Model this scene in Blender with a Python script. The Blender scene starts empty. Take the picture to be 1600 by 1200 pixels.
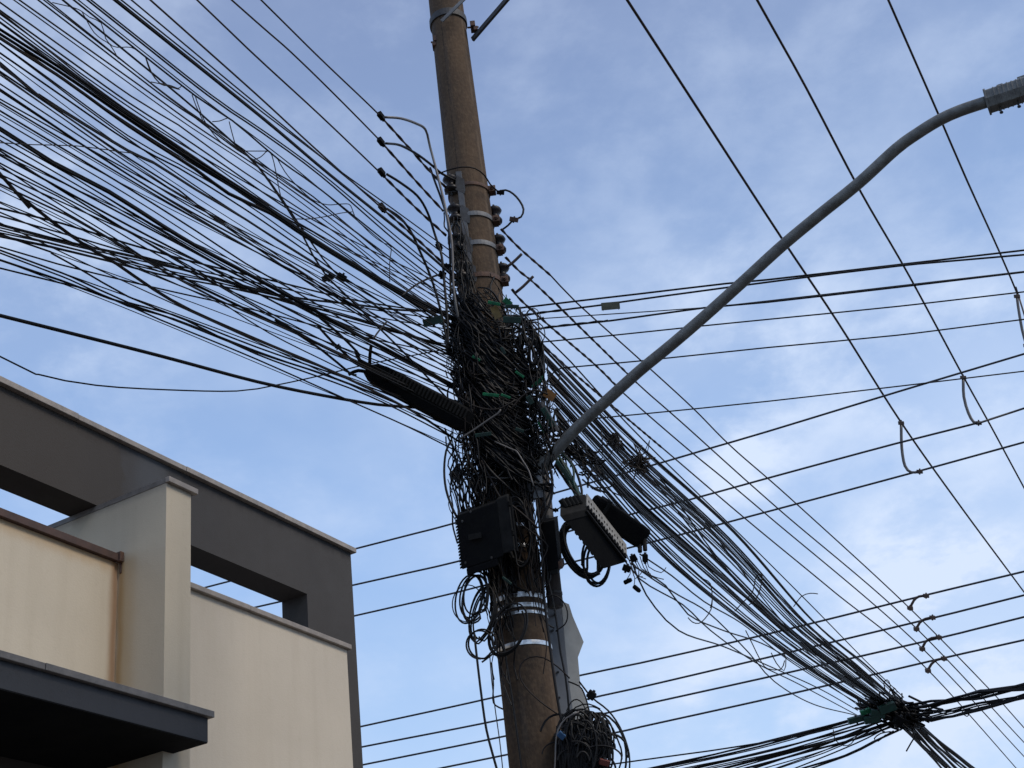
import bpy, math, random
from mathutils import Vector, Matrix
V = Vector
rad = math.radians
S = bpy.context.scene
COL = S.collection
random.seed(7)

# ------------------------------------------------------------------ camera
FPX = 2142.8                      # focal length in photo pixels (photo is 1600 wide)
PITCH, ROLL = rad(29.578), rad(-7.382)
CAMP = V((0, 0, 1.6))
_f = V((0, math.cos(PITCH), math.sin(PITCH)))
_r = V((1, 0, 0)); _u = _r.cross(_f)
_c, _s = math.cos(ROLL), math.sin(ROLL)
CR = _r * _c + _u * _s
CU = _u * _c - _r * _s
cam = bpy.data.cameras.new('camera')
cam.sensor_width = 36.0
cam.lens = 36.0 * FPX / 1600.0
cam.clip_start, cam.clip_end = 0.05, 3000
camo = bpy.data.objects.new('camera', cam); COL.objects.link(camo)
M = Matrix((CR, CU, -_f)).transposed().to_4x4(); M.translation = CAMP
camo.matrix_world = M
S.camera = camo

# ------------------------------------------------------------------ sun, sky, exposure
SUN_AZ, SUN_EL = rad(118), rad(48)        # from the right, a little behind the camera
world = bpy.data.worlds.new('World'); S.world = world; world.use_nodes = True
SKY_HUE = (0.245, 0.375, 0.700)
def build_world():
    nt = world.node_tree; n = nt.nodes; l = nt.links
    n.clear()
    out = n.new('ShaderNodeOutputWorld'); bg = n.new('ShaderNodeBackground')
    bg.inputs['Strength'].default_value = 0.10
    l.new(bg.outputs[0], out.inputs[0])
    sky = n.new('ShaderNodeTexSky'); sky.sky_type = 'NISHITA'; sky.sun_disc = False
    sky.sun_elevation = SUN_EL; sky.sun_rotation = SUN_AZ
    sky.altitude = 600; sky.air_density = 1.0; sky.dust_density = 1.2; sky.ozone_density = 1.5
    tc = n.new('ShaderNodeTexCoord')
    # wide soft cloud veil
    mp = n.new('ShaderNodeMapping'); mp.inputs['Scale'].default_value = (1.0, 1.0, 1.7)
    mp.inputs['Location'].default_value = (1.7, 0.4, 0.2)
    l.new(tc.outputs['Generated'], mp.inputs['Vector'])
    n1 = n.new('ShaderNodeTexNoise'); n1.inputs['Scale'].default_value = 3.1
    n1.inputs['Detail'].default_value = 6; n1.inputs['Roughness'].default_value = 0.52; n1.inputs['Distortion'].default_value = 0.15
    l.new(mp.outputs[0], n1.inputs['Vector'])
    r1 = n.new('ShaderNodeMapRange'); r1.interpolation_type = 'SMOOTHSTEP'
    r1.inputs['From Min'].default_value = 0.36; r1.inputs['From Max'].default_value = 0.70
    r1.inputs['To Min'].default_value = 0.0; r1.inputs['To Max'].default_value = 1.0
    l.new(n1.outputs['Fac'], r1.inputs['Value'])
    # finer tufts
    n2 = n.new('ShaderNodeTexNoise'); n2.inputs['Scale'].default_value = 9.0
    n2.inputs['Detail'].default_value = 9; n2.inputs['Roughness'].default_value = 0.6; n2.inputs['Distortion'].default_value = 0.1
    l.new(mp.outputs[0], n2.inputs['Vector'])
    r2 = n.new('ShaderNodeMapRange'); r2.interpolation_type = 'SMOOTHSTEP'
    r2.inputs['From Min'].default_value = 0.40; r2.inputs['From Max'].default_value = 0.72
    l.new(n2.outputs['Fac'], r2.inputs['Value'])
    def math_(op, a, b, clamp=False):
        m = n.new('ShaderNodeMath'); m.operation = op; m.use_clamp = clamp
        for i, x in enumerate((a, b)):
            if x is None: continue
            if isinstance(x, (int, float)): m.inputs[i].default_value = x
            else: l.new(x, m.inputs[i])
        return m.outputs[0]
    # brighter cloud banks, each around one compass direction and height
    banks = None
    for (px, py, size, amp) in ((1460, 900, 0.075, 0.95), (1130, 750, 0.06, 0.5), (1180, 560, 0.11, 0.45),
                                (1560, 1010, 0.09, 0.6), (1230, 1190, 0.15, 0.7), (60, 330, 0.15, 0.35), (1500, 560, 0.09, 0.4)):
        d = ray(px, py).normalized()
        dt = n.new('ShaderNodeVectorMath'); dt.operation = 'DISTANCE'
        l.new(tc.outputs['Generated'], dt.inputs[0]); dt.inputs[1].default_value = d
        fall = n.new('ShaderNodeMapRange'); fall.interpolation_type = 'SMOOTHERSTEP'
        fall.inputs['From Min'].default_value = size * 1.35; fall.inputs['From Max'].default_value = 0.0
        fall.inputs['To Max'].default_value = amp
        l.new(dt.outputs['Value'], fall.inputs['Value'])
        t = math_('MULTIPLY', fall.outputs[0], math_('ADD', math_('MULTIPLY', r2.outputs[0], 1.3), 0.25))
        banks = t if banks is None else math_('ADD', banks, t)
    cl = math_('ADD', math_('MULTIPLY', r1.outputs[0], 0.40), math_('MULTIPLY', r2.outputs[0], 0.24))
    cl = math_('ADD', cl, banks, True)
    # clear air: the Nishita sky thinned by a high even veil
    sep = n.new('ShaderNodeSeparateXYZ'); l.new(tc.outputs['Generated'], sep.inputs[0])
    elev = n.new('ShaderNodeMapRange')
    elev.inputs['From Min'].default_value = 0.15; elev.inputs['From Max'].default_value = 0.72
    l.new(sep.outputs['Z'], elev.inputs['Value'])
    ramp = n.new('ShaderNodeValToRGB')
    e = ramp.color_ramp.elements
    e[0].position = 0.0; e[0].color = (4.7, 6.6, 9.3, 1)
    e[1].position = 1.0; e[1].color = (2.2, 3.0, 5.1, 1)
    m = ramp.color_ramp.elements.new(0.45); m.color = (3.1, 4.8, 8.0, 1)
    l.new(elev.outputs[0], ramp.inputs[0])
    veil = n.new('ShaderNodeMix'); veil.data_type = 'RGBA'
    veil.inputs[0].default_value = 0.86
    l.new(sky.outputs[0], veil.inputs[6]); l.new(ramp.outputs[0], veil.inputs[7])
    mix = n.new('ShaderNodeMix'); mix.data_type = 'RGBA'
    l.new(cl, mix.inputs[0]); l.new(veil.outputs[2], mix.inputs[6])
    mix.inputs[7].default_value = (6.0, 7.0, 8.8, 1)
    l.new(mix.outputs[2], bg.inputs['Color'])

sl = bpy.data.lights.new('sun', 'SUN'); sl.energy = 1.75; sl.angle = rad(20); sl.color = (1.0, 0.91, 0.78)
so = bpy.data.objects.new('sun', sl); COL.objects.link(so)
sd = V((math.sin(SUN_AZ) * math.cos(SUN_EL), math.cos(SUN_AZ) * math.cos(SUN_EL), math.sin(SUN_EL)))
so.rotation_euler = sd.to_track_quat('Z', 'Y').to_euler(); so.location = (30, -20, 40)
S.view_settings.view_transform = 'Standard'; S.view_settings.look = 'None'
S.view_settings.exposure = 0.22; S.view_settings.gamma = 1.0
S.render.engine = 'CYCLES'
S.cycles.max_bounces = 6

# ------------------------------------------------------------------ from picture measurements to places
def ray(x, y):
    return CR * (x - 800) - CU * (y - 600) + _f * FPX
def at(x, y, d):                  # the point seen at photo pixel x, y at horizontal distance d
    v = ray(x, y); return CAMP + v * (d / math.hypot(v.x, v.y))
def ath(x, y, h):                 # ... at height h
    v = ray(x, y); return CAMP + v * ((h - CAMP.z) / v.z)
def depth(p): return (p - CAMP).dot(_f)
build_world()

def spline(P, step=0.12, closed=False):
    """Catmull-Rom through the points P (3-D), resampled."""
    out = []; n = len(P)
    for i in range(n - 1):
        p0 = P[i - 1] if i > 0 else P[0] * 2 - P[1]
        p1, p2 = P[i], P[i + 1]
        p3 = P[i + 2] if i + 2 < n else P[-1] * 2 - P[-2]
        k = max(2, min(40, int((p2 - p1).length / step)))
        for j in range(k):
            t = j / k
            out.append(0.5 * ((2 * p1) + (p2 - p0) * t + (2 * p0 - 5 * p1 + 4 * p2 - p3) * t * t + (3 * p1 - p0 - 3 * p2 + p3) * t ** 3))
    out.append(P[-1].copy()); return out

# ------------------------------------------------------------------ meshes
class MB:
    def __init__(s): s.v = []; s.f = []
    def tube(s, P, r, sides=6, caps=True, closed=False):
        n = len(P); base = len(s.v)
        if n < 2: return s
        R = r if isinstance(r, (list, tuple)) else [r] * n
        t = (P[1] - P[0]).normalized()
        a = t.orthogonal().normalized()
        for i in range(n):
            if i == 0: t2 = (P[1] - P[0])
            elif i == n - 1: t2 = (P[-1] - P[-2])
            else: t2 = (P[i + 1] - P[i - 1])
            if t2.length < 1e-9: t2 = t
            t2 = t2.normalized()
            a = (a - t2 * a.dot(t2))
            a = a.normalized() if a.length > 1e-6 else t2.orthogonal().normalized()
            b = t2.cross(a); t = t2
            for k in range(sides):
                w = 2 * math.pi * k / sides
                s.v.append(P[i] + (a * math.cos(w) + b * math.sin(w)) * R[i])
        for i in range(n - 1):
            for k in range(sides):
                k2 = (k + 1) % sides
                s.f.append((base + i * sides + k, base + i * sides + k2, base + (i + 1) * sides + k2, base + (i + 1) * sides + k))
        if caps:
            s.f.append(tuple(base + k for k in range(sides))[::-1])
            s.f.append(tuple(base + (n - 1) * sides + k for k in range(sides)))
        return s
    def ppd(s, O, a, b, c):       # block from a corner and three edge vectors
        B = len(s.v)
        for z in (0, 1):
            for y in (0, 1):
                for x in (0, 1): s.v.append(O + a * x + b * y + c * z)
        fs = [(0, 2, 3, 1), (4, 5, 7, 6), (0, 1, 5, 4), (2, 6, 7, 3), (0, 4, 6, 2), (1, 3, 7, 5)]
        if a.cross(b).dot(c) < 0: fs = [q[::-1] for q in fs]
        s.f += [tuple(B + i for i in q) for q in fs]; return s
    def box(s, c, ax, ay, az):    # centre and three half vectors
        return s.ppd(c - ax - ay - az, ax * 2, ay * 2, az * 2)
    def prism(s, pts, e):         # polygon pushed along e
        B = len(s.v); n = len(pts)
        s.v += [p.copy() for p in pts] + [p + e for p in pts]
        s.f.append(tuple(B + i for i in range(n))[::-1]); s.f.append(tuple(B + n + i for i in range(n)))
        for i in range(n):
            j = (i + 1) % n; s.f.append((B + i, B + j, B + n + j, B + n + i))
        return s
    def lathe(s, c, prof, axis=V((0, 0, 1)), sides=20, a0=None):
        """prof: list of (radius, height along axis)."""
        x = axis.orthogonal().normalized(); y = axis.cross(x)
        B = len(s.v)
        for r, h in prof:
            for k in range(sides):
                w = 2 * math.pi * k / sides
                s.v.append(c + axis * h + (x * math.cos(w) + y * math.sin(w)) * r)
        for i in range(len(prof) - 1):
            for k in range(sides):
                k2 = (k + 1) % sides
                s.f.append((B + i * sides + k, B + i * sides + k2, B + (i + 1) * sides + k2, B + (i + 1) * sides + k))
        s.f.append(tuple(B + k for k in range(sides))[::-1])
        s.f.append(tuple(B + (len(prof) - 1) * sides + k for k in range(sides)))
        return s
    def build(s, name, mat, parent=None, smooth=False, bevel=0.0):
        me = bpy.data.meshes.new(name)
        org = V((0, 0, 0))
        if parent is None and s.v:
            org = sum(s.v, V((0, 0, 0))) / len(s.v)
        elif parent is not None:
            p = parent
            while p is not None: org = org + p.location; p = p.parent
        loc = org if parent is None else V((0, 0, 0))
        me.from_pydata([tuple(v - org) for v in s.v], [], s.f); me.update()
        me.materials.append(mat)
        if smooth: me.polygons.foreach_set('use_smooth', [True] * len(me.polygons))
        o = bpy.data.objects.new(name, me); COL.objects.link(o)
        o.location = loc
        if parent is not None: o.parent = parent
        if bevel:
            m = o.modifiers.new('bevel', 'BEVEL'); m.width = bevel; m.segments = 2; m.limit_method = 'ANGLE'
        return o

def tag(o, label=None, cat=None, group=None, kind=None):
    if label: o['label'] = label
    if cat: o['category'] = cat
    if group: o['group'] = group
    if kind: o['kind'] = kind
    return o
def thing(name, label, cat, loc, group=None):
    o = bpy.data.objects.new(name, None); COL.objects.link(o); o.location = loc; o.empty_display_size = 0.1
    return tag(o, label, cat, group)

# ------------------------------------------------------------------ materials
def mat(name, col, rough=0.6, metal=0.0, spec=0.5, c2=None, scale=8.0, bump=0.0, detail=5, bscale=None, amt=1.0, stretch=(1, 1, 1)):
    m = bpy.data.materials.new(name); m.use_nodes = True
    nt = m.node_tree; n = nt.nodes; l = nt.links; p = n['Principled BSDF']
    p.inputs['Base Color'].default_value = (*col, 1); p.inputs['Roughness'].default_value = rough
    p.inputs['Metallic'].default_value = metal; p.inputs['Specular IOR Level'].default_value = spec
    tc = n.new('ShaderNodeTexCoord'); mp = n.new('ShaderNodeMapping'); mp.inputs['Scale'].default_value = stretch
    l.new(tc.outputs['Object'], mp.inputs[0])
    if c2:
        nz = n.new('ShaderNodeTexNoise'); nz.inputs['Scale'].default_value = scale; nz.inputs['Detail'].default_value = detail
        nz.inputs['Roughness'].default_value = 0.6
        l.new(mp.outputs[0], nz.inputs['Vector'])
        rr = n.new('ShaderNodeMapRange'); rr.inputs['From Min'].default_value = 0.35; rr.inputs['From Max'].default_value = 0.68
        rr.inputs['To Max'].default_value = amt
        l.new(nz.outputs['Fac'], rr.inputs['Value'])
        mx = n.new('ShaderNodeMix'); mx.data_type = 'RGBA'
        mx.inputs[6].default_value = (*col, 1); mx.inputs[7].default_value = (*c2, 1)
        l.new(rr.outputs[0], mx.inputs[0]); l.new(mx.outputs[2], p.inputs['Base Color'])
    if bump:
        nb = n.new('ShaderNodeTexNoise'); nb.inputs['Scale'].default_value = bscale or scale * 6; nb.inputs['Detail'].default_value = 6
        l.new(mp.outputs[0], nb.inputs['Vector'])
        b = n.new('ShaderNodeBump'); b.inputs['Strength'].default_value = bump; b.inputs['Distance'].default_value = 0.01
        l.new(nb.outputs['Fac'], b.inputs['Height']); l.new(b.outputs[0], p.inputs['Normal'])
    return m
K_BLACK = mat('black_cable_sheath', (0.005, 0.005, 0.006), 0.5, spec=0.2, c2=(0.011, 0.010, 0.010), scale=1.2)
K_BLACK2 = mat('weathered_black_sheath', (0.010, 0.009, 0.009), 0.6, spec=0.18, c2=(0.030, 0.022, 0.018), scale=1.6)
K_BROWN = mat('oxidised_wire', (0.028, 0.019, 0.018), 0.6, spec=0.25, c2=(0.06, 0.038, 0.030), scale=2.0)
K_GREYW = mat('bare_wire', (0.16, 0.15, 0.14), 0.5, metal=0.3, c2=(0.08, 0.07, 0.07), scale=3)
K_FAR = mat('line_conductor', (0.030, 0.032, 0.040), 0.5, spec=0.3)
K_PLAST = mat('black_plastic', (0.004, 0.004, 0.005), 0.8, spec=0.08, c2=(0.007, 0.007, 0.007), scale=9, bump=0.1)
K_PLAST2 = mat('dusty_black_plastic', (0.008, 0.008, 0.008), 0.75, spec=0.1, c2=(0.018, 0.017, 0.016), scale=12, bump=0.1)
K_GREEN = mat('green_plastic', (0.008, 0.22, 0.075), 0.45, spec=0.4, c2=(0.008, 0.07, 0.04), scale=14)
K_GREEN2 = mat('dark_green_plastic', (0.008, 0.05, 0.035), 0.5, c2=(0.008, 0.02, 0.018), scale=14)
K_ORANGE = mat('orange_tag', (0.36, 0.15, 0.03), 0.6, c2=(0.2, 0.09, 0.03), scale=25)
K_TAGG = mat('faded_tag', (0.16, 0.16, 0.11), 0.6, c2=(0.10, 0.10, 0.07), scale=25)
K_BLUE = mat('blue_plastic', (0.02, 0.07, 0.15), 0.5)
K_RED = mat('red_plastic', (0.13, 0.03, 0.02), 0.5)
K_WHITE = mat('worn_white_plastic', (0.30, 0.275, 0.235), 0.6, c2=(0.17, 0.155, 0.135), scale=30)
K_GALV = mat('galvanised_steel', (0.17, 0.175, 0.18), 0.6, metal=0.3, c2=(0.10, 0.10, 0.105), scale=10, bump=0.1)
K_GALVD = mat('dull_steel', (0.055, 0.056, 0.060), 0.65, metal=0.2, c2=(0.030, 0.028, 0.028), scale=14, bump=0.1)
K_STRAP = mat('bright_steel_strap', (0.72, 0.72, 0.72), 0.32, metal=0.85, c2=(0.5, 0.49, 0.47), scale=20)
K_RUST = mat('rusty_steel', (0.12, 0.06, 0.035), 0.8, c2=(0.05, 0.03, 0.025), scale=20, bump=0.3)
K_ARM = mat('grey_painted_tube', (0.165, 0.165, 0.155), 0.5, metal=0.15, c2=(0.085, 0.083, 0.078), scale=16, bump=0.15)
K_CER = mat('dark_glazed_ceramic', (0.010, 0.008, 0.009), 0.45, spec=0.3, c2=(0.018, 0.012, 0.012), scale=8)
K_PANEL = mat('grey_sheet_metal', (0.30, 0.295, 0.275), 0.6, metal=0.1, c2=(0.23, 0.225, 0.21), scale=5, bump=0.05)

def concrete_mat():
    m = mat('stained_concrete', (0.104, 0.066, 0.040), 0.9, c2=(0.046, 0.034, 0.026), scale=3.2, bump=0.5, bscale=60, detail=8, stretch=(1, 1, 0.35), spec=0.2)
    nt = m.node_tree; n = nt.nodes; l = nt.links; p = n['Principled BSDF']
    src = p.inputs['Base Color'].links[0].from_socket
    tc = n.new('ShaderNodeTexCoord')
    # a long dark seam with dirt run down one side
    sep = n.new('ShaderNodeSeparateXYZ'); l.new(tc.outputs['Object'], sep.inputs[0])
    nz = n.new('ShaderNodeTexNoise'); nz.inputs['Scale'].default_value = 3; nz.inputs['Detail'].default_value = 6
    l.new(tc.outputs['Object'], nz.inputs['Vector'])
    def mth(op, a, b):
        k = n.new('ShaderNodeMath'); k.operation = op
        for i, x in enumerate((a, b)):
            if isinstance(x, (int, float)): k.inputs[i].default_value = x
            else: l.new(x, k.inputs[i])
        return k.outputs[0]
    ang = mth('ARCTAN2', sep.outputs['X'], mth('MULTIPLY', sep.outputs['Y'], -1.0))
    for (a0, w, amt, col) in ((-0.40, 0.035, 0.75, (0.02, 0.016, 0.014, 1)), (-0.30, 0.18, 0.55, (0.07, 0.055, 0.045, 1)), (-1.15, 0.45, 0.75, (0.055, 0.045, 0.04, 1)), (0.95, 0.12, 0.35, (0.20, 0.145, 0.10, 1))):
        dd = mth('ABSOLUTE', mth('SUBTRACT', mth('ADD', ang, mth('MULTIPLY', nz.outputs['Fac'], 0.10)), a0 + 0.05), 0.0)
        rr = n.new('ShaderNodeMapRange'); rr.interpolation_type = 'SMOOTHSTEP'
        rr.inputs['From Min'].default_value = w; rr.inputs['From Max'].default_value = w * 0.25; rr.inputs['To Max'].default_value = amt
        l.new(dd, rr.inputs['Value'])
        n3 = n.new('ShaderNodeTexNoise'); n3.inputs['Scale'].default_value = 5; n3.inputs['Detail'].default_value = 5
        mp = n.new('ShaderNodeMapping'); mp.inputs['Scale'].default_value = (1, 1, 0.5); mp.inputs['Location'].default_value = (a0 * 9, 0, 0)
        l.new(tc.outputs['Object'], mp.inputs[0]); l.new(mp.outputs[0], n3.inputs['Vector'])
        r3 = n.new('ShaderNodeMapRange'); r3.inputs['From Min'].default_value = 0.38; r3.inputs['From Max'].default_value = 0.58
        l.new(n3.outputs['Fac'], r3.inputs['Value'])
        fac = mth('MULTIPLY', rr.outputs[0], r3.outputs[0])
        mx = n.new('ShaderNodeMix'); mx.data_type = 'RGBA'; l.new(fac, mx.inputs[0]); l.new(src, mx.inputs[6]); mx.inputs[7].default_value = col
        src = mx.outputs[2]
    # fine mottling of the cast face
    nf = n.new('ShaderNodeTexNoise'); nf.inputs['Scale'].default_value = 34; nf.inputs['Detail'].default_value = 8; l.new(tc.outputs['Object'], nf.inputs['Vector'])
    rf = n.new('ShaderNodeMapRange'); rf.inputs['From Min'].default_value = 0.45; rf.inputs['From Max'].default_value = 0.66; rf.inputs['To Max'].default_value = 0.28
    l.new(nf.outputs['Fac'], rf.inputs['Value'])
    mf = n.new('ShaderNodeMix'); mf.data_type = 'RGBA'; l.new(rf.outputs[0], mf.inputs[0]); l.new(src, mf.inputs[6]); mf.inputs[7].default_value = (0.17, 0.115, 0.07, 1); src = mf.outputs[2]
    # pits
    vo = n.new('ShaderNodeTexVoronoi'); vo.inputs['Scale'].default_value = 13
    l.new(tc.outputs['Object'], vo.inputs['Vector'])
    rv = n.new('ShaderNodeMapRange'); rv.inputs['From Min'].default_value = 0.13; rv.inputs['From Max'].default_value = 0.06; rv.inputs['To Max'].default_value = 0.5
    l.new(vo.outputs['Distance'], rv.inputs['Value'])
    mx = n.new('ShaderNodeMix'); mx.data_type = 'RGBA'; l.new(rv.outputs[0], mx.inputs[0]); l.new(src, mx.inputs[6]); mx.inputs[7].default_value = (0.04, 0.03, 0.027, 1)
    l.new(mx.outputs[2], p.inputs['Base Color'])
    return m
K_CONC = concrete_mat()

def plaster(name, base, c2, stains=(), scale=1.3, bump=0.15, zmax=None):
    """stains: (axis, centre, half width, colour, amount, second axis limits) in the wall's own coordinates."""
    m = mat(name, base, 0.85, c2=c2, scale=scale, bump=bump, bscale=70, detail=8, spec=0.25)
    nt = m.node_tree; n = nt.nodes; l = nt.links; p = n['Principled BSDF']
    tc = n.new('ShaderNodeTexCoord'); sep = n.new('ShaderNodeSeparateXYZ'); l.new(tc.outputs['Object'], sep.inputs[0])
    nz = n.new('ShaderNodeTexNoise'); nz.inputs['Scale'].default_value = 5; nz.inputs['Detail'].default_value = 7
    mp = n.new('ShaderNodeMapping'); mp.inputs['Scale'].default_value = (1.6, 1.6, 0.7); l.new(tc.outputs['Object'], mp.inputs[0]); l.new(mp.outputs[0], nz.inputs['Vector'])
    # rain streaks running down the wall and fine trowel marks
    for (sc, scl, lo, hi, amt, dk) in (((1, 1, 0.06), 9.0, 0.50, 0.75, 0.30, 0.80), ((1, 1, 1), 26.0, 0.55, 0.72, 0.16, 0.78)):
        src = p.inputs['Base Color'].links[0].from_socket
        m2 = n.new('ShaderNodeMapping'); m2.inputs['Scale'].default_value = sc; l.new(tc.outputs['Object'], m2.inputs[0])
        z2 = n.new('ShaderNodeTexNoise'); z2.inputs['Scale'].default_value = scl; z2.inputs['Detail'].default_value = 6; l.new(m2.outputs[0], z2.inputs['Vector'])
        q2 = n.new('ShaderNodeMapRange'); q2.inputs['From Min'].default_value = lo; q2.inputs['From Max'].default_value = hi; q2.inputs['To Max'].default_value = amt
        l.new(z2.outputs['Fac'], q2.inputs['Value'])
        x2 = n.new('ShaderNodeMix'); x2.data_type = 'RGBA'; l.new(q2.outputs[0], x2.inputs[0]); l.new(src, x2.inputs[6]); x2.inputs[7].default_value = (base[0] * dk, base[1] * dk * 0.98, base[2] * dk * 0.94, 1)
        l.new(x2.outputs[2], p.inputs['Base Color'])
    for (axis, c, w, col, amt, rag) in stains:
        src = p.inputs['Base Color'].links[0].from_socket
        a = n.new('ShaderNodeMath'); a.operation = 'MULTIPLY_ADD'; l.new(nz.outputs['Fac'], a.inputs[0]); a.inputs[1].default_value = rag; l.new(sep.outputs[axis], a.inputs[2])
        b = n.new('ShaderNodeMath'); b.operation = 'SUBTRACT'; l.new(a.outputs[0], b.inputs[0]); b.inputs[1].default_value = c + rag * 0.5
        d = n.new('ShaderNodeMath'); d.operation = 'ABSOLUTE'; l.new(b.outputs[0], d.inputs[0])
        r = n.new('ShaderNodeMapRange'); r.interpolation_type = 'SMOOTHSTEP'
        r.inputs['From Min'].default_value = w; r.inputs['From Max'].default_value = 0.0; r.inputs['To Max'].default_value = amt
        l.new(d.outputs[0], r.inputs['Value'])
        fac = r.outputs[0]
        if zmax and axis != 2:
            g = n.new('ShaderNodeMapRange'); g.inputs['From Min'].default_value = zmax + 0.06; g.inputs['From Max'].default_value = zmax - 0.04
            l.new(sep.outputs['Z'], g.inputs['Value'])
            gm = n.new('ShaderNodeMath'); gm.operation = 'MULTIPLY'; l.new(fac, gm.inputs[0]); l.new(g.outputs[0], gm.inputs[1]); fac = gm.outputs[0]
        x = n.new('ShaderNodeMix'); x.data_type = 'RGBA'; l.new(fac, x.inputs[0]); l.new(src, x.inputs[6]); x.inputs[7].default_value = (*col, 1)
        l.new(x.outputs[2], p.inputs['Base Color'])
    return m

# ------------------------------------------------------------------ ground
def setting():
    g = MB(); g.ppd(V((-400, -400, -0.3)), V((1000, 0, 0)), V((0, 1400, 0)), V((0, 0, 0.3)))
    tag(g.build('ground', mat('bare_ground', (0.09, 0.075, 0.06), 0.95, c2=(0.07, 0.06, 0.05), scale=0.6)), kind='structure')
    A = rad(26.73); a = V((math.sin(A), math.cos(A), 0)); b = V((-math.cos(A), math.sin(A), 0))
    P = V((-0.15, 9.0, 0))
    q = MB(); q.ppd(P - a * 60 - b * 8.6 + V((0, 0, 0.004)), a * 140, b * 7.8, V((0, 0, 0.004)))
    tag(q.build('road', mat('asphalt', (0.05, 0.05, 0.052), 0.9, c2=(0.07, 0.07, 0.07), scale=3, bump=0.3)), kind='structure')
    for nm, o in (('pavement', -0.8), ('pavement', -12.2)):
        q = MB(); q.ppd(P - a * 60 + b * o, a * 140, b * 3.6, V((0, 0, 0.14)))
        tag(q.build(nm, mat('paving', (0.17, 0.16, 0.15), 0.9, c2=(0.13, 0.12, 0.115), scale=2, bump=0.2)), kind='structure')
setting()

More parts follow.
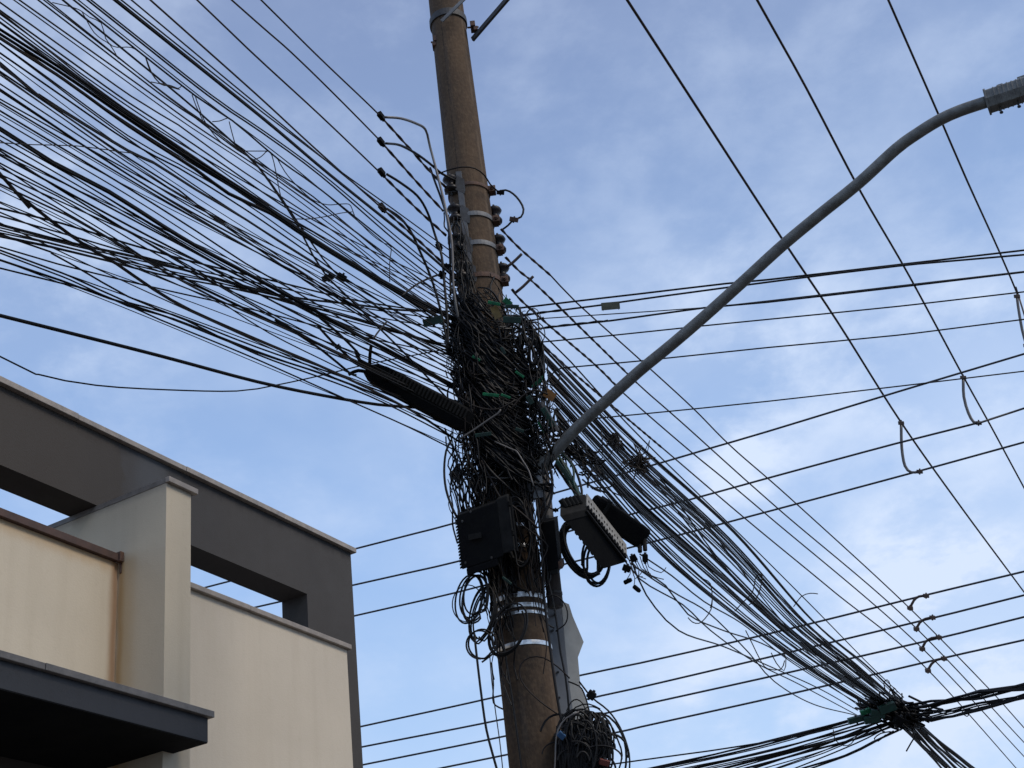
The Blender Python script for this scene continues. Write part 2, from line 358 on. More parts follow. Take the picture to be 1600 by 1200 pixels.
# ------------------------------------------------------------------ the house (own frame: a along the street, b away from it)
HA = rad(26.729); ha = V((math.sin(HA), math.cos(HA), 0)); hb = V((-math.cos(HA), math.sin(HA), 0))
HO = V((-1.905, 13.26, 0))
def house():
    root = bpy.data.objects.new('house', None); COL.objects.link(root); root.location = HO; root.rotation_euler = (0, 0, math.pi / 2 - HA)
    tag(root, 'two-tone house with cream walls, dark grey roof frame and a dark canopy', 'house')
    def part(name, boxes, m, parent=None, bevel=0.0):
        """boxes in house coordinates: a0, a1, b0, b1, z0, z1"""
        mb = MB()
        for (a0, a1, b0, b1, z0, z1) in boxes:
            mb.ppd(V((a0, b0, z0)), V((a1 - a0, 0, 0)), V((0, b1 - b0, 0)), V((0, 0, z1 - z0)))
        me = bpy.data.meshes.new(name); me.from_pydata([tuple(v) for v in mb.v], [], mb.f); me.update(); me.materials.append(m)
        o = bpy.data.objects.new(name, me); COL.objects.link(o); o.parent = parent or root
        if bevel:
            k = o.modifiers.new('bevel', 'BEVEL'); k.width = bevel; k.segments = 2
        return o
    dark = plaster('dark_grey_plaster', (0.070, 0.064, 0.060), (0.054, 0.049, 0.046),
                   ((2, 7.335, 0.10, (0.030, 0.027, 0.027), 0.85, 0.14), (0, -2.95, 0.42, (0.080, 0.082, 0.088), 0.8, 0.25)), scale=0.9)
    cream = plaster('cream_plaster', (0.61, 0.532, 0.425), (0.55, 0.48, 0.385), (), scale=0.8)
    creamL = plaster('rust_stained_cream_plaster', (0.61, 0.53, 0.41), (0.55, 0.477, 0.37),
                     ((2, 6.09, 0.16, (0.42, 0.235, 0.075), 0.55, 0.10), (0, -3.60, 0.09, (0.26, 0.12, 0.04), 0.75, 0.05)), scale=0.8)
    finm = plaster('fin_plaster', (0.58, 0.495, 0.37), (0.52, 0.445, 0.335),
                   ((1, -0.30, 0.055, (0.36, 0.19, 0.05), 0.8, 0.05), (1, -0.33, 0.20, (0.47, 0.33, 0.17), 0.6, 0.08), (2, 6.64, 0.09, (0.24, 0.20, 0.17), 0.45, 0.06), ), scale=0.9, zmax=6.1)
    cop = mat('stone_coping', (0.33, 0.28, 0.235), 0.6, c2=(0.22, 0.19, 0.165), scale=9, bump=0.1)
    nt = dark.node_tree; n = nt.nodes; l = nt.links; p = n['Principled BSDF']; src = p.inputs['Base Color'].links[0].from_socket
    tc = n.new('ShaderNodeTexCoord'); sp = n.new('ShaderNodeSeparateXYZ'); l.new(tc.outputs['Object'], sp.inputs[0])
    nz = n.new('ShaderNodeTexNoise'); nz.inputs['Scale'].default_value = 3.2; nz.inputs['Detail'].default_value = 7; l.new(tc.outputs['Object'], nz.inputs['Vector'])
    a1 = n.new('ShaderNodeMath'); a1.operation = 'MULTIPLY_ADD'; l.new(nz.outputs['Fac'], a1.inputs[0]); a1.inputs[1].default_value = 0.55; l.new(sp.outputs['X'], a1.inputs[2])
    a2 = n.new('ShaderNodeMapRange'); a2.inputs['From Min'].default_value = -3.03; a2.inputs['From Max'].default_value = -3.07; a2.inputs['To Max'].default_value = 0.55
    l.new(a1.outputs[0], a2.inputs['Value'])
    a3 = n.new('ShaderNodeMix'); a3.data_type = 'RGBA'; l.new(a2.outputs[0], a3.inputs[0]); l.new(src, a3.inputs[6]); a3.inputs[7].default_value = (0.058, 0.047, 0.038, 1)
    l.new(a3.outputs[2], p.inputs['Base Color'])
    copd = mat('weathered_coping', (0.20, 0.175, 0.155), 0.6, c2=(0.13, 0.115, 0.10), scale=9, bump=0.1)
    rust = mat('rusty_flashing', (0.085, 0.045, 0.034), 0.7, c2=(0.045, 0.026, 0.022), scale=7, bump=0.2)
    slate = plaster('slate_blue_paint', (0.062, 0.062, 0.066), (0.052, 0.052, 0.054), ((2, 4.665, 0.035, (0.012, 0.012, 0.014), 0.8, 0.03),), scale=1.2)
    # free-standing dark frame: beam over two openings, post at the street corner, base wall behind the cream wall
    fr = part('frame_wall', [(-13, 0, 0, 0.31, 6.683, 7.355), (-0.78, 0, 0, 0.31, 5.9, 6.683), (-13, 0, 0, 0.31, 0, 5.9)], dark)
    part('coping', [(0.045 - 1.3 * (k + 1) + 0.004, 0.045 - 1.3 * k, -0.045 - 0.003 * (k % 2), 0.36, 7.357, 7.41 - 0.002 * (k % 3)) for k in range(10)], cop, fr, 0.004)
    fn = part('fin_wall', [(-3.57, -3.285, -0.755, 2.4, 0, 6.632)], finm)
    part('coping', [(-3.575, -3.235, -0.79, -0.745, 6.634, 6.681)], cop, fn, 0.004)
    part('coping', [(-3.574, -3.25, -0.744, 2.45, 6.634, 6.678)], copd, fn)
    wr = part('cream_wall', [(-3.283, -0.535, -0.262, -0.002, 0, 6.098)], cream)
    part('coping', [(-3.283, -2.004, -0.302, -0.003, 6.10, 6.15), (-2.0, -0.50, -0.30, -0.003, 6.10, 6.149)], cop, wr, 0.006)
    wl = part('cream_wall', [(-13, -3.572, -0.262, -0.002, 4.714, 6.085)], creamL)
    part('rusty_flashing', [(-13, -3.60, -0.30, -0.003, 6.087, 6.15)], rust, wl, 0.004)
    cl = part('corner_bracket', [(-3.615, -3.573, -0.325, -0.275, 6.08, 6.165), (-3.585, -3.573, -0.305, -0.285, 5.99, 6.08)], K_RUST, wl, 0.006)
    cn = part('canopy', [(-13, -3.46, -1.08, -0.264, 4.486, 4.662)], slate)
    sof = mat('near_black_soffit', (0.010, 0.010, 0.011), 0.9, spec=0.1, c2=(0.016, 0.016, 0.016), scale=3)  # near-black colour for the canopy underside, far darker than its fascia
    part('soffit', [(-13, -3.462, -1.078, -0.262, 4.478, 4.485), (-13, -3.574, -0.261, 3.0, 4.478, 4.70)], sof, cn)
    part('porch_wall', [(-13, -3.574, 3.002, 3.2, 0, 5.4)], slate)
    part('coping', [(-3.425 - 1.6 * (k + 1) + 0.004, -3.425 - 1.6 * k, -1.115 + 0.003 * (k % 2), -0.264, 4.664, 4.712 - 0.002 * (k % 2)) for k in range(6)], copd, cn, 0.004)
    # side and rear walls, low roof, ground-floor door and window under the canopy
    part('rear_wall', [(-13, -0.02, 7.0, 7.25, 0, 6.2), (-0.27, -0.02, 0.312, 6.998, 0, 5.6)], cream)
    part('roof', [(-12.9, -0.3, 0.312, 6.998, 5.55, 5.68)], copd)
    d = part('door', [(-5.2, -4.3, 2.96, 3.0, 0.14, 2.3)], slate)
    part('handle', [(-4.42, -4.38, 2.92, 2.958, 1.1, 1.3)], K_GALV, d)
    w = part('window', [(-8.4, -6.4, 2.98, 3.0, 1.1, 2.4)], mat('dark_glass', (0.02, 0.025, 0.03), 0.08))
    part('frame', [(-8.45, -6.35, 2.95, 2.978, 2.402, 2.45), (-8.45, -6.35, 2.93, 2.978, 1.05, 1.098), (-7.42, -7.38, 2.95, 2.978, 1.1, 2.4)], K_GALV, w)
house()

# ------------------------------------------------------------------ the pole
PX, PY = -0.150, 9.0
POLE = V((PX, PY, 0))
def prad(z): return 0.1900 - (z - 4.04) * 0.0058
def hz(y):                        # height on the pole axis seen at picture row y
    x = 707 + 0.1075 * y
    v = ray(x, y); return CAMP.z + v.z * 9.0 / math.hypot(v.x, v.y)
def band(mb, z, h, th=0.006, tilt=0.0, gap=0.002):
    r = prad(z) + gap
    mb.lathe(V((PX, PY, z - h / 2)), [(r - 0.01, 0.001), (r + th, 0), (r + th + 0.001, h / 2), (r + th, h), (r - 0.01, h - 0.001)], sides=40)
def pole():
    root = thing('utility_pole', 'tall brown concrete utility pole buried in cables, seen from below', 'utility pole', V((PX, PY, 0)))
    prof = [(prad(z), z) for z in [0.0, 1, 2, 3, 4, 5, 6, 7, 8, 9, 10, 11, 11.6]]
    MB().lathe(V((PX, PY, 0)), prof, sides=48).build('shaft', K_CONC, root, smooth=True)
    # top clamp with bolts and braces
    z = hz(36)
    cb = MB(); band(cb, z, 0.07, 0.012); c = cb.build('clamp_band', K_GALVD, root, smooth=False)
    for sx, px_, py_ in ((1, 739, 42), (-1, 682, 65)):
        b = MB(); p = at(px_, py_, 8.95 if sx > 0 else 8.95)
        b.box(p, V((0.022, 0, 0)), V((0, 0.05, 0)), V((0, 0, 0.028))); b.box(p + V((0.022 * sx, 0, -0.05)), V((0.018, 0, 0)), V((0, 0.04, 0)), V((0, 0, 0.022)))
        b.tube([p + V((-0.05, 0, 0.0)), p + V((0.05, 0, -0.01))], 0.009, 8)
        b.build('bolt', K_RUST, c, bevel=0.004)
    st = MB(); P0, P1 = at(738, 62, 8.98), at(812, -24, 8.6)
    d = (P1 - P0); w = d.cross(V((0.2, -1, 0.3))).normalized() * 0.028; t = d.cross(w).normalized() * 0.012
    st.box((P0 + P1) / 2, d / 2, w, t); st.build('brace', K_GALVD, root, bevel=0.004)
    st = MB(); P0, P1 = at(690, 33, 8.78), at(738, -14, 8.74)
    d = (P1 - P0); w = d.cross(V((0.2, -1, 0.3))).normalized() * 0.017; t = d.cross(w).normalized() * 0.006
    st.box((P0 + P1) / 2, d / 2, w, t); st.build('brace', K_GALV, root, bevel=0.003)
    # four rack clamps
    for k, y in enumerate((305, 352, 397, 447)):
        z = hz(y); cb = MB(); band(cb, z, 0.042 if k else 0.03, 0.008)
        c = cb.build('clamp_band', K_RUST if k in (0, 3) else K_GALV, root)
        b = MB(); p = V((PX + prad(z) + 0.028, PY - 0.03, z))
        b.box(p, V((0.03, 0, 0)), V((0, 0.035, 0)), V((0, 0, 0.03))); b.tube([p + V((0.0, -0.06, 0)), p + V((0, 0.05, 0))], 0.012, 8); b.tube([p + V((0.0, -0.05, 0)), p + V((0, -0.035, 0))], 0.02, 6)
        b.build('bolt', K_RUST, c, bevel=0.005)
        b = MB(); p = V((PX - prad(z) - 0.012, PY - 0.09, z)); b.box(p, V((0.016, 0, 0)), V((0, 0.018, 0)), V((0, 0, 0.018))); b.build('bolt', K_GALVD, c, bevel=0.003)
    # bright strapping lower down
    for y, h in ((742, 0.028), (770, 0.026), (836, 0.026), (868, 0.03), (944, 0.036), (960, 0.030), (971, 0.022), (1018, 0.030)):
        z = hz(y); s = MB(); band(s, z, h, 0.002, gap=0.004 if y < 900 else 0.003); s.build('steel_strap', K_STRAP, root)
    # perforated strap ladder among the cables
    s = MB(); z = hz(715)
    for j, dz in enumerate((0, 0.06)):
        for k in range(9):
            w = rad(-58 + 13 * k); w2 = rad(-50 + 13 * k)
            r = prad(z) + 0.05
            p, q = V((PX + r * math.sin(w), PY - r * math.cos(w), z + dz)), V((PX + r * math.sin(w2), PY - r * math.cos(w2), z + dz))
            s.box((p + q) / 2, (q - p) / 2, V((0, 0, 0.016)), V((0, 0.003, 0)))
        ring = [V((PX + r * math.sin(rad(a)), PY - r * math.cos(rad(a)), z + dz + e)) for e in (0.018,) for a in range(-60, 66, 6)]
        s.tube(ring, 0.005, 4); s.tube([p + V((0, 0, -0.036)) for p in ring], 0.005, 4)
    s.build('perforated_strap', K_GALVD, root)
    # small metal plate fixed to the shaft between the cables
    s = MB(); p = at(790, 827, 8.70); s.box(p, V((0.030, 0.004, 0)), V((0, 0.006, 0)), V((0, 0, 0.055))); s.build('name_plate', K_TAGG, root, bevel=0.003)
pole()

# ------------------------------------------------------------------ insulator racks
def insulator(parent, c, r=0.058, h=0.15, m=None):
    prof = [(r * 0.45, -h * .5), (r * 0.95, -h * .46), (r * 1.0, -h * .34), (r * 0.8, -h * .2), (r * 0.52, -h * .1), (r * 0.5, h * .05), (r * 0.9, h * .18), (r * 1.08, h * .3), (r * 0.95, h * .42), (r * 0.5, h * .5)]
    MB().lathe(c, prof, sides=20).build('insulator', m or K_CER, parent, smooth=True)
def rack(label, spots, side):
    p0 = at(*spots[0]); root = thing('insulator_rack', label, 'insulator rack', V((p0.x, p0.y, p0.z)))
    tops = [at(*s) for s in spots]
    ch = MB(); xo = 0.085 if side < 0 else -0.075
    a, b = tops[0] + V((xo + 0.01 * (side < 0), 0.02, 0.10)), tops[-1] + V((xo, 0.02, -0.12))
    ch.box((a + b) / 2, (b - a) / 2, V((0.006, 0, 0)), V((0, 0.045, 0))); ch.box((a + b) / 2 + V((-0.02 * side * -1, -0.045, 0)), (b - a) / 2, V((0.022, 0, 0)), V((0, 0.004, 0)))
    ch.build('channel', K_GALVD if side > 0 else mat('aged_zinc', (0.085, 0.09, 0.10), 0.65, c2=(0.045, 0.045, 0.05), scale=9), root, bevel=0.002)
    for c in tops:
        insulator(root, c)
        br = MB()
        for dz in (0.085, -0.085):
            q = c + V((xo * 0.5, 0.01, dz)); br.box(q, V((abs(xo) * 0.55 + 0.02, 0, -0.0)), V((0, 0.026, 0)), V((0, 0, 0.004)))
        br.tube([c + V((0, 0, -0.11)), c + V((0, 0, 0.11))], 0.009, 8)
        if side < 0:
            w = c + V((0.03, -0.03, 0)); br.prism([w + V((0.0, 0, -0.075)), w + V((0.075, 0, -0.135)), w + V((0.085, 0, -0.10)), w + V((0.085, 0, 0.01)), w + V((0.03, 0, 0.06))], V((0, 0.006, 0)))
        br.build('bracket', K_GALVD, root)
rack('left insulator rack of four dark ceramic spools facing the dense cable fan', [(704, 288, 8.86), (711, 334, 8.86), (715, 380, 8.86), (721, 424, 8.86)], -1)
rack('right insulator rack of three dark ceramic spools behind the rusty bolts', [(773, 337, 9.05), (779, 382, 9.05), (785, 427, 9.05)], 1)

# ------------------------------------------------------------------ street lamp
def lamp():
    D0, D1 = 8.80, 8.06
    PTS = [(840, 736), (868, 705), (900, 670), (950, 624), (1000, 579), (1050, 538), (1100, 495), (1160, 441), (1220, 386), (1280, 336), (1342, 286), (1400, 233), (1433, 209), (1467, 188), (1500, 173), (1548, 157)]
    A, B = at(*PTS[0], D0), at(*PTS[-1], D1)
    P = [plane_pt(x, y, A, B) for x, y in PTS]
    root = thing('street_lamp', 'street lamp on a long curved grey tube reaching right from the pole', 'street lamp', A)
    MB().tube(spline(P, 0.05), 0.041, 20).build('arm', K_ARM, root, smooth=True)
    # collar and channel bracket on the pole
    b = MB(); b.tube([A + (P[1] - A).normalized() * -0.08, A + (P[1] - A).normalized() * 0.10], 0.060, 20); b.build('collar', K_ARM, root, smooth=False)
    b = MB(); q = A + V((-0.045, -0.02, -0.06)); b.box(q, V((0.05, 0.01, 0)), V((0, 0.03, 0)), V((0, 0, 0.15)))
    top, bot = at(829, 690, 8.74), at(843, 778, 8.74)
    ax = (top - bot) / 2; c = (top + bot) / 2
    b.box(c, ax, V((0.036, 0.0, 0)), V((0, 0.004, 0))); b.box(c + V((-0.038, 0.03, 0)), ax, V((0.004, 0, 0)), V((0, 0.034, 0))); b.box(c + V((0.038, 0.03, 0)), ax, V((0.004, 0, 0)), V((0, 0.034, 0)))
    b.build('bracket', K_GALV, root, bevel=0.002)
    # lamp socket with ribs, bolts, and the head beyond
    d = (B - P[-2]).normalized(); up = (V((0, 0, 1)) - d * d.z).normalized(); sd = d.cross(up)
    e = MB(); L = 0.30
    prof = [(-0.068, -0.02), (-0.040, -0.074), (0.040, -0.074), (0.068, -0.02), (0.066, 0.045), (0.045, 0.066), (-0.045, 0.066), (-0.066, 0.045)]
    e.prism([B + d * -0.02 + sd * x + up * y for x, y in prof], d * L)
    for k in range(8):
        e.prism([B + d * (0.03 + 0.03 * k) + sd * x * 1.05 + up * y * 1.05 for x, y in prof], d * 0.009)
    e.prism([B + d * -0.03 + sd * x * 1.13 + up * y * 1.13 for x, y in prof], d * 0.014)
    e.box(B + d * 0.08 + up * 0.075, d * 0.02, sd * 0.02, up * 0.018); e.box(B + d * 0.22 + up * 0.075, d * 0.025, sd * 0.03, up * 0.018)
    e.build('socket', K_ARM, root, bevel=0.002)
    for t in (0.045, 0.16):
        g = MB(); q = B + d * t - up * 0.07; g.tube([q, q - up * 0.05], 0.006, 8); g.tube([q - up * 0.045, q - up * 0.055], 0.012, 6); g.build('bolt', K_GALVD, root)
    h = MB(); H = B + d * 0.275
    ring = []
    for (x, w, t) in ((0, 0.09, 0.075), (0.05, 0.13, 0.085), (0.25, 0.16, 0.085), (0.55, 0.15, 0.07), (0.68, 0.09, 0.04)):
        ring.append([H + d * x + sd * w * math.cos(rad(a)) + up * t * math.sin(rad(a)) for a in range(0, 360, 18)])
    B0 = len(h.v)
    for rr in ring: h.v += rr
    n = 20
    for i in range(len(ring) - 1):
        for k in range(n): h.f.append((B0 + i * n + k, B0 + i * n + (k + 1) % n, B0 + (i + 1) * n + (k + 1) % n, B0 + (i + 1) * n + k))
    h.f.append(tuple(B0 + k for k in range(n))[::-1]); h.f.append(tuple(B0 + (len(ring) - 1) * n + k for k in range(n)))
    h.build('lamp_head', K_ARM, root, smooth=True)
    h = MB(); h.box(H + d * 0.38 - up * 0.078, d * 0.2, sd * 0.11, up * 0.008); h.build('lens', K_WHITE, root)

def plane_pt(x, y, A, B):
    """the point seen at x, y on the upright plane through A and B"""
    nrm = (B - A).cross(V((0, 0, 1)))
    v = ray(x, y); den = v.dot(nrm)
    return CAMP + v * ((A - CAMP).dot(nrm) / den)
lamp()

# ------------------------------------------------------------------ wires
def resolve(p, spec, other=None):
    k, val = spec
    if k == 'h': return ath(p[0], p[1], val)
    if k == 'd': return at(p[0], p[1], val)
    if k == 'a':                  # on the upright plane through `other` that runs at compass angle val
        d = V((math.sin(rad(val)), math.cos(rad(val)), 0)); return plane_pt(p[0], p[1], other, other + d)
def wire_path(pts, e0, e1, ext0=0.0, ext1=0.0):
    if e0[0] == 'a': B = resolve(pts[-1], e1); A = resolve(pts[0], e0, B)
    else: A = resolve(pts[0], e0); B = resolve(pts[-1], e1, A)
    P = [A] + [plane_pt(x, y, A, B) for x, y in pts[1:-1]] + [B]
    if ext0: P = [P[0] + (P[0] - P[1]).normalized() * ext0] + P
    if ext1: P = P + [P[-1] + (P[-1] - P[-2]).normalized() * ext1]
    return P
def wire(name, label, cat, pts, w, e0, e1, m=None, group=None, ext0=0.0, ext1=0.0, sides=6, step=0.12, wav=0.0, strands=None, kind=None):
    """w: width in photo pixels; strands: (number, spread px, seed) lays several strands side by side as one lashed bundle"""
    P = wire_path(pts, e0, e1, ext0, ext1)
    C = spline(P, step)
    mb = MB()
    mid = sum((depth(p) for p in (P[1 if ext0 else 0], P[-2 if ext1 else -1]))) / 2
    r = w * 0.5 * mid / FPX
    if strands:
        n, sp, sd = strands; rnd = random.Random(sd)
        for k in range(n):
            ph, fr, am = rnd.uniform(0, 6.28), rnd.uniform(0.15, 0.55), rnd.uniform(0.2, 1.0) * sp * mid / FPX
            s = 0.0; Q = []
            for i, c in enumerate(C):
                if i: s += (c - C[i - 1]).length
                t = (C[min(i + 1, len(C) - 1)] - C[max(i - 1, 0)]).normalized(); a = t.cross(V((0, 0, 1))).normalized(); b = a.cross(t)
                Q.append(c + (a * math.cos(ph + fr * s) * 0.6 + b * math.sin(ph + fr * s)) * am)
            mb.tube(Q, r * rnd.uniform(0.8, 1.15), 5)
        # lashing wire round the bundle
    else:
        if wav:
            rnd = random.Random(int(pts[0][0] * 7 + pts[0][1])); ph, fr = rnd.uniform(0, 6.28), rnd.uniform(0.6, 1.3)
            s = 0; Q = []
            for i, c in enumerate(C):
                if i: s += (c - C[i - 1]).length
                Q.append(c + V((0.3, 0, 1)) * (math.sin(ph + fr * s) * wav * 0.6 + math.sin(ph * 2 + fr * 2.7 * s) * wav * 0.4))
            C = Q
        mb.tube(C, r, sides)
    o = mb.build(name, m or K_BLACK, smooth=True)
    return tag(o, label, cat, group, kind)
def twist(mb, P, r, off, pitch, n=2, sides=5):
    """n strands wound round the path P"""
    for k in range(n):
        s = 0; Q = []
        C = spline(P, pitch / 9)
        for i, c in enumerate(C):
            if i: s += (c - C[i - 1]).length
            t = (C[min(i + 1, len(C) - 1)] - C[max(i - 1, 0)]).normalized(); a = t.cross(V((0, 0, 1))).normalized(); b = a.cross(t)
            w = 2 * math.pi * (s / pitch + k / n); Q.append(c + (a * math.cos(w) + b * math.sin(w)) * off)
        mb.tube(Q, r, sides)

AZ = 25.5
NEARP = ('d', 8.86)
# --- the four low-voltage conductors on the rack: left span with tap clamps
LV = [
    ('uppermost', [(408, 0), (500, 91), (593, 180), (640, 232), (672, 268), (700, 296)], 'clamp at the top feeding a pale riser wire'),
    ('second', [(362, 0), (470, 96), (594, 220), (650, 283), (693, 330)], ''),
    ('third', [(308, 0), (400, 88), (500, 180), (592, 268), (650, 325), (697, 368)], ''),
    ('fourth', [(235, 0), (400, 147), (489, 229), (594, 323), (650, 372), (712, 430)], ''),
]
for nm, pts, _ in LV:
    P = wire_path(pts, ('a', AZ), NEARP, 3.0)
    mb = MB(); C = spline(P, 0.12); mb.tube(C, 0.0062, 6)
    k = len(pts) + 1
    twist(mb, P[k - 3 - (1 if nm == 'uppermost' else 0):], 0.0060, 0.0058, 0.26)
    o = mb.build('power_line', K_BROWN, smooth=True)
    tag(o, f'{nm} bare power line of the four stepping down to the left insulator rack', 'power line', 'low voltage lines left of the pole')
for (x, y), lab in (((595, 181), 'topmost black tap clamp on the power lines left of the pole, with a pale wire'),
                    ((595, 221), 'second tap clamp from the top on the power lines left of the pole'),
                    ((596, 269), 'third tap clamp from the top on the power lines left of the pole'),
                    ((597, 324), 'lowest of the four tap clamps in a column left of the pole')):
    B = at(*((700, 300) if y < 200 else (700, 340)), 8.86)
    p = resolve((x, y), ('a', AZ), B)
    root = thing('tap_clamp', lab, 'cable clamp', p, 'tap clamps left of the pole')
    d = V((math.sin(rad(AZ)), math.cos(rad(AZ)), -0.25)).normalized()
    up = V((0, 0, 1)) - d * d.z; sdv = d.cross(up)
    b = MB(); b.box(p, d * 0.030, sdv * 0.018, up * 0.022); b.box(p + up * -0.006 + d * 0.035, d * 0.012, sdv * 0.012, up * 0.012); b.build('body', K_PLAST, root, bevel=0.004)
    b = MB(); b.tube([p + up * 0.02, p + up * 0.05 + d * 0.006], 0.004, 6); b.tube([p + up * 0.018, p + up * 0.026], 0.012, 6); b.build('bolt', K_GALVD, root)
def pw(name, label, cat, pts, w, D, m=None, group=None, step=0.04, kind=None):
    """a free wire through (x, y, distance) points, or (x, y) at the distance D"""
    P = [at(p[0], p[1], p[2] if len(p) > 2 else D) for p in pts]
    C = spline(P, step); r = w * 0.5 * depth(P[len(P) // 2]) / FPX
    return tag(MB().tube(C, r, 6).build(name, m or K_BLACK, smooth=True), label, cat, group, kind)
pw('tap_wire', 'pale bare riser wire bending at a knee down past the insulators', 'wire', [(600, 183, 8.0), (626, 185, 8.1), (650, 193, 8.3), (665, 203, 8.5), (672, 230, 8.6), (684, 275, 8.64), (697, 330, 8.64), (706, 380, 8.64), (708, 440, 8.64), (712, 475, 8.66), (718, 505, 8.72)], 4.2, 8.6, K_GREYW)
pw('tap_wire', 'black jumper from the second tap clamp drooping to the top insulator', 'wire', [(603, 224, 8.0), (625, 227, 8.2), (650, 240, 8.4), (672, 256, 8.6), (690, 271, 8.75), (712, 282, 8.8)], 4, 8.6)
pw('tap_wire', 'black jumper from the third tap clamp curving down in front of the rack', 'wire', [(604, 272, 8.1), (625, 285, 8.2), (652, 306, 8.35), (668, 332, 8.5), (680, 368, 8.6), (690, 400, 8.6), (695, 450, 8.6), (699, 500, 8.6), (700, 540, 8.6)], 4, 8.6)
pw('tap_wire', 'black jumper from the lowest tap clamp falling steeply into the cable mass', 'wire', [(604, 326, 8.1), (625, 340, 8.2), (642, 362, 8.3), (655, 390, 8.4), (672, 430, 8.5), (684, 468, 8.55), (694, 510, 8.6), (700, 545, 8.6)], 4, 8.6)
pw('tap_wire', 'black wire dropping beside the pale riser wire into the tangle', 'wire', [(672, 262, 8.66), (680, 285, 8.66), (692, 318, 8.66), (700, 350, 8.66), (703, 400, 8.66), (704, 460, 8.64)], 3.6, 8.6)
pw('looped_wire', 'thin wire arching over the pole above the top insulator', 'wire', [(684, 272, 8.78), (700, 266, 8.72), (722, 261, 8.68), (742, 263, 8.70), (757, 274, 8.78), (766, 288, 8.85), (778, 299, 8.9)], 2.6, 8.7, K_BLACK2)
pw('looped_wire', 'black wire loop standing out right of the pole between two connectors', 'wire', [(776, 300, 8.9), (790, 297, 8.9), (802, 303, 8.9), (812, 314, 8.9), (818, 327, 8.9), (814, 339, 8.9), (802, 344, 8.9), (794, 352, 8.92), (786, 358, 8.95)], 3.4, 8.9)
def connector(x, y, D, L, W, ang, label, m=None, group=None, name='wire_connector', cat='connector'):
    """small two-piece crimp connector; L, W in pixels, ang = angle in the picture plane"""
    p = at(x, y, D); k = depth(p) / FPX
    a = (CR * math.cos(rad(ang)) - CU * math.sin(rad(ang))); b = a.cross(_f).normalized()
    root = thing(name, label, cat, p, group)
    MB().box(p, a * (L * k / 2), b * (W * k / 2), _f * (W * k / 2)).build('body', m or K_PLAST, root, bevel=0.003)
    MB().tube([p - b * (W * k * 0.75), p + b * (W * k * 0.75)], W * k * 0.18, 8).build('bolt', K_GALVD, root)
    return root
connector(782, 301, 8.9, 12, 6, 5, 'small connector at the upper end of the wire loop right of the pole')
connector(803, 343, 8.9, 14, 7, 10, 'dark connector at the lower end of the wire loop right of the pole', K_RUST)

# --- low-voltage span to the right of the pole: four parallel lines
RV = [
    ('uppermost', [(783, 358), (812, 388), (860, 430), (900, 472), (1000, 562), (1082, 637), (1145, 700), (1243, 786), (1421, 950), (1545, 1076), (1600, 1137)], 8.9, 2),
    ('second', [(790, 402), (812, 424), (840, 447), (907, 512), (997, 600), (1065, 660), (1216, 795), (1432, 982), (1600, 1160)], 8.9, 4),
    ('third', [(800, 452), (815, 470), (862, 512), (930, 570), (975, 615), (1075, 702), (1193, 800), (1441, 1013), (1600, 1182)], 8.9, 4),
    ('lowest', [(808, 500), (825, 518), (882, 570), (940, 620), (1035, 700), (1170, 815), (1300, 922), (1450, 1047), (1600, 1214)], 8.9, 4),
]
for nm, pts, D, ntw in RV:
    P = wire_path(pts, ('d', D), ('h', 8.1), 0, 6)
    mb = MB(); C = spline(P, 0.2)
    acc = []
    for i, c in enumerate(C): acc.append(0.0062 + 0.0050 * min(1, max(0, (depth(c) - 10) / 14)))
    mb.tube(C, acc, 6); twist(mb, P[:ntw + 1], 0.0058, 0.0058, 0.26)
    o = mb.build('power_line', K_BROWN, smooth=True)
    tag(o, f'{nm} of four parallel brown power lines falling from the pole to the lower right', 'power line', 'low voltage lines right of the pole')
for i, (a, b) in enumerate((((811, 401), (792, 417)), ((829, 436), (806, 457)))):
    pw('wire_tail', ('short twisted wire tail standing off the uppermost line right of the pole', 'short twisted wire tail standing off the second line right of the pole')[i], 'wire tail', [(a[0] + 4, a[1] - 4), a, ((a[0] + b[0]) / 2, (a[1] + b[1]) / 2 + 1), b], 4.5, 8.95, K_BROWN)

# --- other lines right of the pole
def line(label, pts, w, h0, h1, m=None, ext0=0, ext1=6, cat='power line', name='power_line', group=None, **k):
    return wire(name, label, cat, pts, w, h0, h1, m or K_FAR, group, ext0, ext1, step=0.4, **k)
P0 = ('d', 8.95)
H = 'cables crossing the lamp arm'
line('upper of the close pair of black cables rising right from the pole', [(806, 482), (905, 470), (1000, 459), (1135, 443), (1200, 437), (1400, 414), (1600, 391)], 3.2, P0, ('h', 7.0), K_BLACK, cat='cable', name='aerial_cable', group=H)
line('lower of the close pair of black cables, carrying a grey tag', [(806, 495), (850, 488), (937, 477), (970, 472), (1130, 450), (1400, 416), (1600, 398)], 3.2, P0, ('h', 6.95), K_BLACK, cat='cable', name='aerial_cable', group=H)
line('black cable with a twisted grip, third down crossing the lamp arm', [(815, 518), (860, 511), (955, 501), (1100, 481), (1200, 472), (1400, 449), (1600, 425)], 3.2, P0, ('h', 6.85), K_BLACK, cat='cable', name='aerial_cable', group=H)
line('very thin wire joining the third cable near the lamp arm', [(842, 498), (950, 491), (1095, 481), (1200, 470), (1400, 447), (1600, 424)], 1.8, P0, ('h', 6.9), K_BLACK, cat='cable', name='aerial_cable', group=H)
line('thin cable fourth down crossing the lamp arm, almost straight', [(840, 535), (957, 524), (1090, 510), (1200, 499), (1400, 479), (1600, 456)], 2.4, P0, ('h', 6.7), K_BLACK, cat='cable', name='aerial_cable', group=H)
line('thin cable with a loop and green clip where it meets the tangle', [(852, 600), (862, 585), (875, 576), (900, 573), (1000, 564), (1200, 543), (1400, 524), (1600, 499)], 2.4, P0, ('h', 6.5), K_BLACK, cat='cable', name='aerial_cable', group=H)
